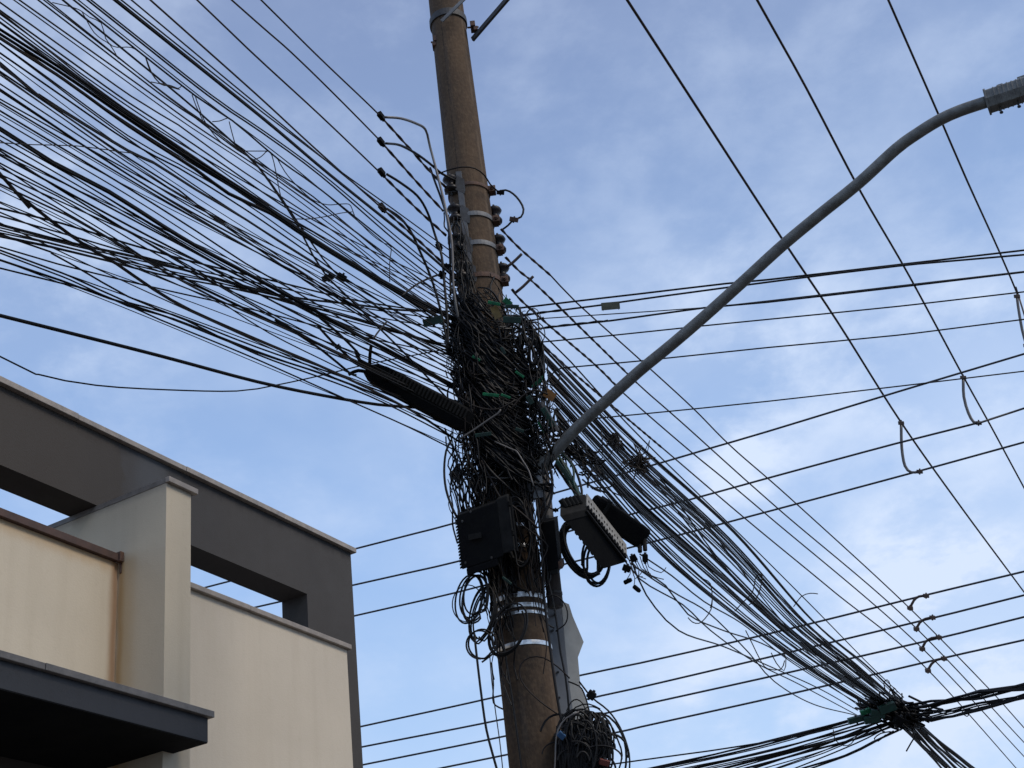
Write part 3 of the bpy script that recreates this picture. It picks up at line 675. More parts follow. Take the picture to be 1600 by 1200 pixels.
line('thin cable passing just above the frayed wire clump, lowest from the pole', [(855, 662), (875, 659), (1012, 646), (1200, 627), (1400, 604), (1600, 580)], 2.2, P0, ('h', 6.3), K_BLACK, cat='cable', name='aerial_cable', group=H)
for pts in ([(826, 517), (860, 511), (905, 506), (950, 501)], [(815, 493), (850, 488), (885, 484)], [(818, 503), (835, 500), (850, 497)]):
    P = [plane_pt(x, y, at(806, 495, 8.94), ath(1600, 398, 6.9)) for x, y in pts]
    mb = MB(); twist(mb, P, 0.0055, 0.0055, 0.24); o = mb.build('wire_grip', K_BLACK, smooth=True)
    tag(o, {517: 'long twisted wire grip on the third cable crossing the lamp arm', 493: 'twisted wire grip on the tagged cable right of the pole', 503: 'short twisted wire grip ending between two cables right of the pole'}[pts[0][1]], 'wire grip')
# two-object tags
def tagplate(x, y, D, L, W, ang, label, m, tiltz=0.0):
    p = at(x, y, D); k = depth(p) / FPX
    a = CR * math.cos(rad(ang)) - CU * math.sin(rad(ang)); b = a.cross(_f).normalized()
    root = thing('cable_tag', label, 'cable tag', p)
    MB().box(p, a * (L * k / 2), b * (W * k / 2), _f * 0.0015).build('plate', m, root)
    t = MB()
    for s in (-1, 1): t.tube([p + a * (L * k * 0.42 * s) - b * (W * k * 0.6), p + a * (L * k * 0.42 * s) + b * (W * k * 0.45) + _f * 0.004], 0.002, 5)
    t.build('tie', K_PLAST, root)
tagplate(954, 478, 8.5, 29, 12, -5, 'olive grey rectangular tag hanging on a cable right of the pole', K_TAGG)
tagplate(859, 617, 8.6, 18, 14, 35, 'orange cable tag at the right edge of the tangle', K_ORANGE)
tagplate(775, 488, 8.62, 12, 20, -25, 'yellowish numbered cable tag on the pole below the lowest clamp', mat('yellow_tag', (0.34, 0.24, 0.09), 0.6, c2=(0.2, 0.14, 0.06), scale=30))

# far lines crossing behind the pole and house
G1 = 'street lines crossing behind the pole'
def ext(pts, x):                  # carry the first slope on to picture column x
    (x0, y0), (x1, y1) = pts[0], pts[1]
    return [(x, y0 + (y1 - y0) / (x1 - x0) * (x - x0))] + pts
line('uppermost of three far lines seen left of the pole above the house', ext([(553, 858), (708, 818), (854, 774), (1040, 721), (1111, 700), (1200, 674), (1400, 613), (1600, 553)], -100), 3.0, ('h', 9.0), ('h', 9.0), group=G1)
line('middle of three far lines left of the pole, also seen through the house opening', ext([(553, 914), (712, 878), (868, 836), (984, 804), (1080, 780), (1189, 750), (1400, 693), (1531, 660), (1600, 638)], -100), 3.0, ('h', 9.0), ('h', 9.0), group=G1)
line('lowest of three far lines left of the pole that end beside the house corner', ext([(555, 962), (716, 925), (876, 883), (920, 872), (1014, 848), (1080, 831), (1216, 795), (1436, 736), (1600, 691)], 300), 3.0, ('h', 8.6), ('h', 8.6), group=G1)
G2 = 'four parallel lines low in the view'
for nm, pts in (('highest', [(565, 1135), (770, 1090), (908, 1055), (1000, 1036), (1198, 991), (1450, 929), (1600, 893)]),
                ('second highest', [(566, 1167), (785, 1124), (940, 1087), (1000, 1074), (1230, 1020), (1460, 965), (1600, 930)]),
                ('third highest', [(567, 1195), (790, 1150), (957, 1112), (1000, 1102), (1240, 1049), (1467, 997), (1600, 964)]),
                ('lowest', [(690, 1200), (788, 1180), (975, 1142), (1000, 1136), (1240, 1083), (1475, 1028), (1600, 1000)])):
    line(f'{nm} of the four parallel lines low behind the pole', ext(pts, 350), 3.0, ('h', 8.1), ('h', 8.1), group=G2)
G3 = 'high lines crossing the upper right sky'
line('left one of three high lines falling steeply through the upper right sky', [(980, 0), (1100, 185), (1220, 370), (1310, 505), (1408, 660), (1500, 790), (1600, 925)], 3.4, ('h', 10.5), ('h', 9.6), K_BROWN, 4, 8, group=G3)
line('middle one of three high lines falling steeply behind the lamp arm', [(1183, 0), (1260, 138), (1345, 300), (1420, 430), (1505, 588), (1545, 660), (1600, 762)], 3.4, ('h', 10.5), ('h', 9.8), K_BROWN, 4, 8, group=G3)
line('right one of three high lines, crossing just left of the lamp socket', [(1388, 0), (1423, 80), (1466, 178), (1510, 280), (1560, 390), (1592, 465), (1600, 490)], 3.4, ('h', 10.5), ('h', 10.0), K_BROWN, 4, 8, group=G3)
# jumpers between the street lines
def jumper(pts, D, label, w=4):
    root = thing('jumper', label, 'jumper wire', at(*pts[0], D))
    P = [at(x, y, D) for x, y in pts]; k = depth(P[0]) / FPX
    MB().tube(spline(P, 0.08), w * 0.5 * k, 6).build('wire', K_BROWN if w < 4.2 else K_GREYW, root, smooth=True)
    for p in (P[0], P[-1]):
        b = MB(); b.box(p, CR * 4.2 * k, (CU * 0.9 + _f * .3) * 3.2 * k, _f * 3 * k); b.tube([p - CU * 4.6 * k, p + CU * 5 * k], 1.4 * k, 6); b.build('clamp', K_BROWN, root, bevel=0.006)
D_ = 19.2
jumper([(1447, 931), (1436, 932), (1428, 938), (1422, 950)], D_, 'highest of four short clamped jumpers in a diagonal row')
jumper([(1457, 965), (1446, 967), (1437, 973), (1432, 983)], D_, 'second highest of four short clamped jumpers in a diagonal row')
jumper([(1467, 996), (1456, 997), (1446, 1003), (1441, 1014)], D_, 'third highest of four short clamped jumpers in a diagonal row')
jumper([(1475, 1029), (1464, 1031), (1455, 1038), (1450, 1048)], D_, 'lowest of four short clamped jumpers in a diagonal row')
jumper([(1408, 661), (1409, 700), (1414, 728), (1424, 738), (1437, 737)], 16.5, 'pale hanging jumper under the left high line', 4.5)
jumper([(1505, 590), (1506, 620), (1513, 645), (1521, 659), (1529, 661)], 16.5, 'pale hanging jumper under the middle high line', 4.5)
jumper([(1589, 463), (1591, 480), (1597, 515), (1604, 540)], 16.0, 'jumper hanging from the right high line at the picture edge', 4.2)

# ------------------------------------------------------------------ the fan of cables left of the pole
FG = {'up': 'upper cables of the left fan', 'mid': 'middle cables of the left fan', 'low': 'lower cables of the left fan'}
def fan(pts, w, band_, label=None, az=AZ, m=None, D=8.8, strands=None, name='telecom_cable', wav=0.002):
    labels = {'up': 'thin black cable in the loose upper band of the left fan, above its thick bundles',
              'mid': 'thin black cable in the dense middle band of the left fan',
              'low': 'thin black cable in the criss-crossing lower band of the left fan'}
    extra = ''
    y0 = pts[0][1] if pts[0][0] <= 0 else 0
    if not label:
        if band_ == 'low':
            k = 0 if y0 < 252 else 1 if y0 < 345 else 2
            extra = (' below the lashed bundle', ' above the flat bundles', ' on the outer underside')[k]
            labels['low'] = ('thin black cable of the left fan entering just below the stout lashed bundle', 'thin black cable of the left fan entering between the steep cable and the flat bundles', 'thin black cable on the outer underside of the left fan, above the heavy sagging cable')[k]
        if band_ == 'mid':
            k = 0 if y0 < 95 else 1
            extra = (' around the widest bundle', ' between the bundles')[k]
            labels['mid'] = ('thin black cable packed against the widest dark bundle of the left fan', 'thin black cable of the left fan between its narrow dark bundle and the lashed bundle')[k]
        if band_ == 'up':
            k = 0 if pts[0][0] > 100 else 1
            extra = (' near the top', ' next to the wide bundle')[k]
            labels['up'] = ('thin black cable near the top of the left fan, under the brown power lines', 'thin black cable of the left fan between the loose lashing wires and the widest bundle')[k]
    return wire(name, label or labels[band_], 'cable' if not strands else 'cable bundle', pts, w * (0.94 if w < 5 else 1), ('a', az), ('d', D), m or random.choice((K_BLACK, K_BLACK, K_BLACK2, K_BLACK)), (FG[band_] + extra) if not label else None, 3.0 if pts[0][0] <= 0 or pts[0][1] <= 0 else 0.0, 0, step=0.15, wav=wav, strands=strands, sides=5)
R = random.uniform
T = [
    # upper band
    ([(190, 0), (378, 150), (436, 195), (528, 265), (620, 331), (712, 398)], 2.6, 'up'),
    ([(205, 0), (386, 150), (489, 234), (552, 286), (620, 339), (710, 410)], 2.6, 'up'),
    ([(137, 0), (326, 150), (410, 208), (502, 276), (620, 378), (712, 452)], 3.0, 'up'),
    ([(142, 0), (330, 148), (414, 206), (506, 274), (622, 372), (714, 448)], 2.6, 'up'),
    ([(115, 0), (305, 150), (363, 189), (436, 250), (502, 297), (620, 391), (712, 462)], 3.0, 'up'),
    ([(122, 0), (311, 150), (368, 192), (440, 246), (506, 300), (622, 398), (712, 470)], 2.0, 'up'),
    ([(59, 0), (254, 150), (305, 184), (371, 234), (436, 273), (489, 307), (620, 415), (710, 478)], 2.6, 'up'),
    ([(68, 0), (262, 150), (312, 186), (378, 232), (440, 279), (500, 322), (620, 410), (712, 475)], 2.2, 'up'),
    ([(73, 0), (268, 156), (330, 200), (390, 246), (450, 288), (540, 350), (640, 425), (712, 480)], 2.2, 'up'),
    ([(30, 0), (241, 150), (292, 187), (357, 231), (436, 284), (541, 360), (620, 423), (712, 486)], 2.6, 'up'),
    ([(22, 0), (232, 152), (300, 200), (400, 266), (520, 354), (620, 432), (712, 494)], 2.0, 'up'),
    ([(0, 4), (205, 150), (279, 195), (357, 252), (439, 307), (540, 375), (620, 440), (712, 500)], 2.6, 'up'),
    ([(0, 16), (200, 160), (279, 210), (357, 263), (436, 318), (515, 368), (620, 443), (712, 505)], 2.8, 'up'),
    # middle
    ([(0, 22), (150, 132), (279, 220), (357, 275), (436, 330), (520, 382), (620, 452), (712, 512)], 2.4, 'mid'),
    ([(0, 28), (150, 140), (279, 228), (360, 282), (440, 336), (530, 392), (620, 458), (712, 520)], 2.4, 'mid'),
    ([(0, 36), (150, 146), (270, 226), (357, 290), (440, 345), (530, 402), (620, 462), (712, 520)], 2.2, 'mid'),
    ([(0, 68), (200, 212), (279, 256), (384, 318), (462, 372), (541, 424), (640, 486), (712, 530)], 2.4, 'mid'),
    ([(0, 83), (200, 221), (279, 263), (384, 328), (462, 381), (541, 436), (640, 500), (712, 540)], 3.0, 'mid'),
    ([(0, 112), (200, 247), (279, 297), (331, 339), (410, 394), (489, 447), (600, 515), (714, 575)], 3.0, 'mid'),
    ([(0, 117), (200, 254), (290, 308), (384, 366), (489, 436), (600, 505), (714, 566)], 2.2, 'mid'),
    ([(0, 131), (200, 262), (292, 320), (384, 371), (470, 418), (600, 500), (714, 560)], 2.4, 'mid'),
    ([(0, 142), (200, 273), (292, 328), (384, 378), (462, 420), (502, 449), (610, 520), (714, 585)], 3.2, 'mid'),
    ([(0, 160), (200, 279), (292, 333), (384, 385), (470, 430), (600, 505), (714, 570)], 2.8, 'mid'),
    ([(0, 173), (200, 294), (305, 360), (384, 412), (449, 449), (570, 520), (714, 605)], 3.0, 'mid'),
    ([(0, 186), (200, 305), (305, 372), (384, 420), (470, 470), (600, 548), (716, 610)], 2.2, 'mid'),
    # lower
    ([(0, 212), (120, 280), (200, 330), (305, 393), (400, 446), (520, 505), (640, 568), (716, 612)], 2.4, 'low'),
    ([(0, 232), (200, 339), (305, 395), (400, 445), (520, 500), (716, 590)], 3.0, 'low'),
    ([(0, 242), (200, 352), (331, 420), (440, 478), (560, 540), (716, 620)], 3.4, 'low'),
    ([(0, 255), (170, 345), (300, 418), (420, 488), (560, 560), (718, 640)], 2.6, 'low'),
    ([(0, 262), (100, 312), (200, 372), (310, 432), (420, 480), (560, 540), (716, 606)], 2.4, 'low'),
    ([(0, 277), (90, 325), (200, 388), (320, 452), (430, 505), (560, 570), (718, 650)], 2.6, 'low'),
    ([(0, 288), (120, 345), (240, 415), (340, 468), (460, 520), (600, 585), (718, 640)], 3.0, 'low'),
    ([(0, 315), (60, 340), (160, 390), (290, 440), (400, 492), (540, 560), (718, 655)], 2.0, 'low'),
    ([(0, 325), (100, 350), (200, 381), (305, 410), (436, 441), (560, 470), (702, 492)], 3.2, 'low'),
    ([(0, 337), (110, 368), (220, 400), (320, 425), (440, 450), (560, 480), (702, 500)], 2.6, 'low'),
    ([(0, 356), (140, 390), (240, 412), (340, 435), (440, 462), (560, 490), (704, 515)], 2.4, 'low'),
    ([(0, 360), (140, 395), (240, 418), (340, 441), (440, 470), (560, 505), (706, 540)], 2.4, 'low'),
    ([(0, 366), (80, 395), (200, 463), (290, 500), (400, 553), (575, 618), (718, 690)], 3.0, 'low'),
    ([(0, 386), (100, 415), (230, 447), (310, 465), (400, 485), (540, 520), (708, 556)], 2.6, 'low'),
    ([(0, 391), (110, 432), (200, 473), (270, 492), (400, 542), (560, 598), (714, 660)], 3.0, 'low'),
    ([(0, 395), (110, 437), (200, 478), (270, 497), (400, 548), (560, 606), (716, 672)], 2.6, 'low'),
    ([(0, 406), (100, 440), (170, 466), (260, 495), (400, 550), (520, 590), (640, 640), (716, 690)], 3.6, 'low'),
    ([(0, 419), (150, 457), (250, 500), (400, 561), (560, 632), (640, 668), (716, 706)], 2.8, 'low'),
    ([(0, 259), (62, 300), (180, 372), (260, 425), (330, 462), (420, 520), (540, 580), (716, 668)], 2.4, 'low'),
    ([(0, 236), (100, 300), (240, 386), (330, 440), (420, 492), (540, 560), (716, 645)], 3.0, 'low'),
]
for t in T:
    pts = t[0]
    az = {'up': AZ, 'mid': 29, 'low': 34}[t[2]]
    if pts[0][1] > 350: az = 40
    q = pts
    fan(q, t[1], t[2], az=az + R(-1, 1), D=8.82 + R(-0.06, 0.10))
# looser strands between the traced ones
def lerp_fan(t):                  # t 0 (top of fan) .. 1 (bottom)
    y0 = 10 + 400 * t
    ye = 470 + 215 * t
    ym = 150 + 182 * (1 - t) * 0 + (y0 + (ye - y0) * 0.57)
    return y0, ye
for k in range(24):
    t = (k + R(0.1, 0.9)) / 24
    y0, ye = lerp_fan(t); ye += R(-45, 45); ye = min(max(ye, 455), 700)
    sag = 26 * (1 - t) + R(-6, 8)
    xs = [0, 150, 300, 450, 590, 714]
    pts = []
    for x in xs:
        u = x / 714.0
        pts.append((x, y0 + (ye - y0) * u + sag * 4 * u * (1 - u) * (1 if u < 1 else 0) + (R(-1.0, 1.0) if 0 < u < 1 else 0)))
    b = 'up' if t < 0.06 else ('mid' if t < 0.46 else 'low')
    fan(pts, random.choice((1.6, 2.0, 2.4)), b, az={'up': AZ, 'mid': 29, 'low': 34}[b] + R(-1.5, 1.5) + (5 if t > 0.85 else 0), D=8.85 + R(-0.1, 0.12))

BN = 'cable_bundle'
fan([(180, 0), (365, 148), (436, 206), (515, 273), (620, 357), (668, 396), (722, 444)], 2.8, 'up', 'thick strand bundle along the top of the left fan, ending at the insulators', strands=(4, 2.3, 1), name=BN)
fan([(0, 49), (100, 113), (200, 182), (305, 252), (384, 302), (462, 357), (541, 407), (625, 455), (712, 500)], 3.0, 'mid', 'widest dark cable bundle through the middle of the left fan', az=29, strands=(9, 6.0, 2), name=BN)
fan([(0, 60), (100, 125), (200, 197), (305, 265), (357, 303), (423, 334), (476, 368), (560, 420), (712, 512)], 2.8, 'mid', 'dark bundle just under the widest bundle of the left fan, merging with it', az=29, strands=(5, 4, 3), name=BN)
fan([(0, 101), (60, 150), (200, 237), (239, 255), (305, 297), (384, 344), (436, 378), (515, 428), (620, 500), (712, 552)], 2.8, 'mid', 'narrow dark bundle crossing the middle of the left fan below the widest one', az=29, strands=(4, 3, 4), name=BN)
fan([(0, 202), (87, 257), (170, 300), (252, 352), (305, 384), (357, 412), (400, 435), (500, 490), (575, 532), (602, 545), (712, 606)], 2.9, 'low', 'stout lashed bundle running straight through the lower half of the left fan', az=32, strands=(6, 3.2, 5), name=BN)
fan([(0, 272), (25, 300), (80, 345), (140, 388), (182, 412), (240, 452), (300, 486), (400, 530), (450, 551), (525, 583), (640, 640), (720, 692)], 3.0, 'low', 'steep thick cable cutting across the lower fan towards the foot of the tangle', az=36, strands=(3, 2.4, 6), name=BN)
fan([(0, 351), (80, 372), (140, 386), (215, 402), (300, 425), (400, 453), (475, 467), (550, 475), (625, 484), (702, 486)], 2.6, 'low', 'upper of two flat bundles entering low at the left and levelling at the pole', az=38, strands=(4, 4, 7), name=BN)
fan([(0, 368), (80, 385), (170, 407), (250, 428), (330, 443), (400, 458), (475, 476), (560, 500), (706, 545)], 2.7, 'low', 'lower of two flat bundles entering low at the left, crossing under the steep cable', az=38, strands=(4, 4, 8), name=BN)
fan([(98, 0), (281, 150), (326, 189), (371, 229), (405, 263), (436, 307), (462, 347), (489, 399), (512, 434)], 3.6, 'up', 'cable bending steeply down out of the left fan to a pair of black clamps', D=8.2, name='telecom_cable', wav=0)
fan([(372, 228), (405, 262), (440, 310), (475, 362), (505, 405), (530, 432)], 3.0, 'up', 'second steep strand beside the bent cable above the pair of black clamps', D=8.2, name='telecom_cable', wav=0)
fan([(512, 434), (560, 480), (600, 520), (640, 560), (715, 640)], 3.4, 'mid', 'steep cable continuing below the pair of black clamps to the tangle', D=8.8, name='telecom_cable', wav=0)
fan([(0, 493), (100, 518), (250, 556), (400, 596), (500, 617), (590, 632), (660, 637), (718, 640)], 5.5, 'low', 'heavy single cable sagging under the whole left fan', az=42, name='heavy_cable', m=K_BLACK, wav=0)
wire('thin_wire', 'thin slack wire dipping low over the roof edge of the house', 'wire', [(0, 557), (60, 585), (150, 602), (260, 609), (370, 611), (430, 602), (500, 587), (580, 568), (700, 545)], 2.4, ('a', 45), ('d', 8.9), K_BLACK, None, 2.0, 0, step=0.12)
wire('thin_wire', 'hair-thin grey wire running nearly level across the left fan', 'wire', [(0, 223), (50, 226), (120, 228), (180, 236), (210, 240)], 1.8, ('d', 5.6), ('d', 6.2), K_BLACK2, None, 1.0, 0, step=0.12)

# loose lashing wires
LG = 'loose lashing wires in the left fan'
def lash(pts, label, D=None, w=1.7):
    P = []
    B = at(712, 470, 8.8)
    for i, (x, y) in enumerate(pts): P.append(plane_pt(x, y, B, B + V((math.sin(rad(AZ + 1)), math.cos(rad(AZ + 1)), 0))))
    k = depth(P[0]) / FPX
    tag(MB().tube(spline(P, 0.04), w * 0.5 * k, 5).build('lashing_wire', K_BLACK2, smooth=True), label, 'wire', LG)
lash([(82, 4), (115, 12), (128, 18), (140, 27), (158, 36), (165, 60), (176, 72), (190, 74), (205, 74), (222, 84), (230, 95), (238, 116), (250, 130)], 'loose wire zigzagging near the upper left corner')
lash([(128, 18), (136, 33), (147, 51), (160, 62), (172, 70), (185, 92)], 'loose wire crossing the zigzag in the upper left corner')
lash([(228, 92), (235, 112), (250, 131), (262, 134), (278, 138), (283, 135)], 'small hooked wire below the upper left zigzag')
lash([(236, 128), (255, 132), (270, 137), (281, 140), (268, 134), (250, 130)], 'flat closed loop of wire in the upper part of the left fan')
lash([(300, 148), (306, 165), (313, 180), (318, 191)], 'short steep wire bridging two cables near the upper left')
lash([(305, 150), (311, 168), (318, 186), (330, 205), (345, 222), (360, 232)], 'wire curling down between cables in the upper left fan')
lash([(332, 190), (343, 189), (351, 186), (357, 184)], 'short hooked wire between two cables of the upper fan')
lash([(358, 190), (362, 206), (367, 224)], 'thin steep tie linking two cables right of the short hook')
lash([(380, 236), (400, 236), (418, 236)], 'level tie wire across the upper fan')
lash([(398, 249), (406, 246), (412, 241), (418, 236), (425, 243), (431, 268), (436, 295), (440, 312)], 'wire falling from the level tie towards the bent cable')
lash([(433, 247), (445, 268), (458, 284), (478, 304), (492, 314), (512, 320), (530, 319), (545, 319), (550, 326), (556, 342), (566, 352), (578, 364), (590, 374), (600, 380), (611, 386), (609, 410), (609, 440)], 'long wandering wire with a square drop near the centre of the left fan')
lash([(462, 342), (482, 342), (510, 338), (532, 333), (550, 331)], 'thin arched wire joining the bent cable to the wandering wire')
lash([(628, 462), (650, 445), (672, 434), (690, 428)], 'short twisted wire rising to the clamps beside the pole', w=3.5)
lash([(583, 530), (592, 517), (604, 503)], 'short wire leaning off the post above the ribbed closure', w=3.0)

# pair of clamps in the fan and other little hardware
connector(512, 434, 7.95, 18, 9, -20, 'left one of a pair of black clamps hanging in the middle of the fan', K_PLAST2, None, 'cable_clamp', 'cable clamp')
connector(534, 433, 8.0, 14, 10, 30, 'right one of a pair of black clamps hanging in the middle of the fan', K_PLAST2, None, 'cable_clamp', 'cable clamp')
connector(528, 542, 8.1, 8, 7, 20, 'small black joint on a cable above the left end of the ribbed closure')
connector(686, 385, 8.7, 9, 11, -30, 'dark bolted clamp left of the third insulator')
connector(691, 429, 8.65, 11, 10, 20, 'dark bolted clamp left of the lowest insulator')
connector(697, 415, 8.62, 16, 6, 5, 'flat clamp where the thick strand bundle meets the pole')

# ------------------------------------------------------------------ fan to the lower right, ending at the mid-air crossing
TOP = [(846, 540), (930, 627), (1000, 696), (1148, 831), (1270, 970), (1351, 1038), (1408, 1092)]
BOT = [(880, 700), (940, 768), (1008, 846), (1080, 912), (1186, 992), (1280, 1058), (1362, 1106)]
NODE_D = 19.4
def rfan(pts, w, label=None, strands=None, m=None, name='telecom_cable', D0=8.95, D1=NODE_D, g='cables of the right fan', wav=0.006, e1=None):
    return wire(name, label or 'thin black cable in the fan running from the pole to the mid-air crossing', 'cable bundle' if strands else 'cable', pts, w, ('d', D0), e1 or ('d', D1), m or random.choice((K_BLACK, K_BLACK2, K_BLACK)), g if not label else None, 0, 0, step=0.3, strands=strands, wav=wav * .5, sides=5)
for k in range(44):
    lam = (k + R(0, 1)) / 44; l0 = lam + R(-0.06, 0.06); l1 = min(1, max(0, lam + R(-0.12, 0.12)))
    pts = []
    for i, (a, b) in enumerate(zip(TOP, BOT)):
        u = i / 6; l = l0 * (1 - u) + l1 * u
        j = 0 if i in (0, 6) else 1
        pts.append((a[0] + (b[0] - a[0]) * l + R(-j, j), a[1] + (b[1] - a[1]) * l + R(-j, j)))
    k3 = k * 3 // 44
    wire('telecom_cable', ('thin black cable in the upper third of the right fan towards the mid-air crossing', 'thin black cable in the middle of the right fan towards the mid-air crossing', 'thin black cable in the lower third of the right fan towards the mid-air crossing')[k3], 'cable', pts, random.choice((1.4, 1.8, 2.2)), ('d', 8.95 + R(-.12, .12)), ('d', NODE_D + R(-0.3, 0.3)), random.choice((K_BLACK, K_BLACK2, K_BLACK)), ('upper cables of the right fan', 'middle cables of the right fan', 'lower cables of the right fan')[k3], 0, 0, step=0.3, wav=0.003, sides=5)
rfan(TOP, 2.6, 'thick twin cable along the upper edge of the fan to the mid-air crossing', strands=(3, 2.0, 11), name=BN)
rfan([(868, 640), (930, 720), (1000, 788), (1090, 868), (1207, 966), (1315, 1048), (1385, 1101)], 2.6, 'dense central bundle of the fan between pole and mid-air crossing', strands=(5, 4, 12), name=BN)
rfan([(880, 690), (960, 760), (1040, 828), (1130, 904), (1220, 974), (1300, 1038), (1385, 1101)], 2.6, 'dark bundle passing just above the two hanging boxes on the right', strands=(4, 3, 13), name=BN)
rfan([(850, 560), (892, 600), (960, 672), (1040, 752), (1140, 850), (1240, 955), (1340, 1050), (1400, 1096)], 2.6, 'single cable just under the upper edge of the right fan')
rfan([(805, 478), (840, 514), (892, 565), (950, 630), (1012, 695), (1120, 800), (1250, 928), (1350, 1030), (1412, 1090)], 2.0, 'thin straight wire starting above the others at the right of the tangle')
for i, pts in enumerate(([(885, 745), (960, 850), (1000, 905), (1067, 945), (1110, 985), (1180, 1035), (1250, 1070), (1340, 1118)],
            [(985, 880), (1020, 905), (1060, 930), (1110, 960), (1170, 1020), (1210, 1065), (1270, 1100), (1335, 1117)],
            [(990, 885), (1040, 915), (1075, 960), (1130, 985), (1200, 1010), (1280, 1060), (1350, 1108)],
            [(1000, 866), (1050, 900), (1100, 940), (1160, 975), (1230, 1030), (1300, 1075), (1356, 1108)],
            [(1000, 720), (1030, 760), (1060, 800), (1100, 850), (1180, 940), (1280, 1030), (1380, 1100)],
            [(1003, 722), (1030, 745), (1070, 800), (1120, 870), (1200, 960), (1300, 1050), (1384, 1100)],
            [(1003, 722), (1040, 750), (1090, 800), (1150, 880), (1230, 980), (1310, 1055), (1384, 1098)],
            [(985, 872), (1010, 930), (1060, 985), (1130, 1010), (1200, 1040), (1280, 1076), (1340, 1110)],
            )):
    d0 = 9.0 if pts[0][0] < 900 else 10.0
    rfan(pts, 2.2, None, D0=d0, g='slack strands under the right fan') if 0 else wire('slack_wire', 'slack thin strand straying below or across the fan to the mid-air crossing', 'wire', pts, 2.0, ('d', d0), ('d', NODE_D), K_BLACK, 'slack strands of the right fan', 0, 0, step=0.25, sides=5)
# curled stray ends along the right fan
CG = 'curled stray wire ends on the right fan'
CURLS = [([(1075, 965), (1082, 972), (1092, 974), (1102, 966), (1111, 952), (1113, 938)], 9), ([(1170, 945), (1180, 938), (1188, 920), (1191, 900), (1186, 897), (1180, 905), (1176, 925), (1160, 942), (1148, 955)], 10),
         ([(1240, 948), (1252, 932), (1266, 927), (1278, 928)], 11), ([(1205, 1020), (1213, 1036), (1225, 1048), (1228, 1030), (1222, 1010)], 12), ([(1384, 1080), (1381, 1068), (1386, 1062), (1391, 1070), (1390, 1082)], 18),
         ([(1395, 1088), (1397, 1074), (1402, 1082)], 18), ([(1100, 905), (1110, 912), (1113, 935), (1110, 950)], 10.5), ([(1165, 985), (1175, 1005), (1190, 1035), (1200, 1045), (1220, 1046), (1226, 1032)], 12),
         ([(905, 716), (915, 728), (934, 706), (938, 700), (936, 706)], 9.2), ([(958, 700), (966, 690), (962, 684), (957, 690), (952, 688)], 9.3)]
for pts, D in CURLS:
    pw('stray_wire', 'curled stray wire end springing out of the right fan', 'wire', pts, 1.7, D, K_BLACK2, CG, step=0.08)
# cables bundled beside the two hanging boxes, green wraps
G = 'dark cable of the short steep group entering the top of the white-edged box'
for k in range(9):
    x0, y0 = 866 + R(-6, 14), 716 + R(-16, 12)
    pw('box_cable', G, 'cable', [(x0, y0, 8.9), (x0 + 14 + R(-4, 4), y0 + 22, 8.85), (896 + R(-8, 12), 764 + R(-5, 5), 8.75), (906 + R(-6, 8), 780, 8.7)], 4.2, 8.8, random.choice((K_BLACK, K_GREEN2, K_BLACK2)), 'cables into the white-edged box')

# ------------------------------------------------------------------ mid-air crossing
def tangle(name, label, centre, spread, n, w, seed, step=0.06, m=None, cat='tangled wires', par=None):
    pass
rn = random.Random(3)
for i in range(13):                # to the right edge, two thick groups
    g2 = i % 2
    y = (1070 if g2 == 0 else 1089) + rn.uniform(-6, 7)
    x0, y0 = 1400 + rn.uniform(-15, 20), 1108 + rn.uniform(-8, 12)
    wire('street_cable', 'thick black cable leaving the mid-air crossing to the right', 'cable', [(x0, y0), (1455, (1102 if g2 == 0 else 1119) + rn.uniform(-8, 7)), (1525, (1086 if g2 == 0 else 1105) + rn.uniform(-7, 7)), (1600, y)], rn.choice((3.0, 4.2, 2.4)), ('d', NODE_D), ('d', 18.5), K_BLACK, 'cables right of the mid-air crossing', 0, 5, step=0.3, wav=0.01)
for i in range(20):                # fanning out to the lower left
    t = i / 19
    x1, y1 = 1000 - 20 * t + rn.uniform(-10, 10), 1202 + 0 * t
    x1, y1 = 985 + 260 * t + rn.uniform(-8, 8), 1206
    x0, y0 = 1385 + rn.uniform(-20, 25), 1112 + 26 * t + rn.uniform(-5, 5)
    mx, my = x1 + (x0 - x1) * 0.5, y1 + (y0 - y1) * 0.5 + rn.uniform(2, 7)
    wire('street_cable', 'black cable leaving the mid-air crossing to the lower left', 'cable', [(x0, y0), (x1 + (x0 - x1) * 0.76, y1 + (y0 - y1) * 0.76 + rn.uniform(2, 5)), (mx, my), (x1, y1)], rn.choice((2.8, 3.2, 2.2, 1.8)), ('d', NODE_D), ('d', 20.5), K_BLACK, 'cables left of the mid-air crossing', 0, 5, step=0.3, wav=0.01)
wire('street_cable', 'thin lone cable above the others leaving the crossing to the lower left', 'cable', [(1352, 1124), (1260, 1148), (1130, 1170), (1000, 1188)], 2.4, ('d', NODE_D), ('d', 20.5), K_BLACK, None, 0, 6, step=0.3)
for i in range(14):                # down to the lower right
    t = i / 13
    x1 = 1478 + 48 * t + rn.uniform(-4, 4)
    x0, y0 = 1405 + 22 * t + rn.uniform(-6, 6), 1120 + rn.uniform(-8, 14)
    wire('street_cable', 'black cable dropping from the mid-air crossing to the lower right', 'cable', [(x0, y0), ((x0 + x1) / 2 + rn.uniform(-4, 4), (y0 + 1204) / 2 + 2), (x1, 1204)], rn.choice((3.6, 4.4, 2.6, 2.0)), ('d', NODE_D), ('d', 23.5), K_BLACK, 'cables below the mid-air crossing', 0, 6, step=0.3, wav=0.01)

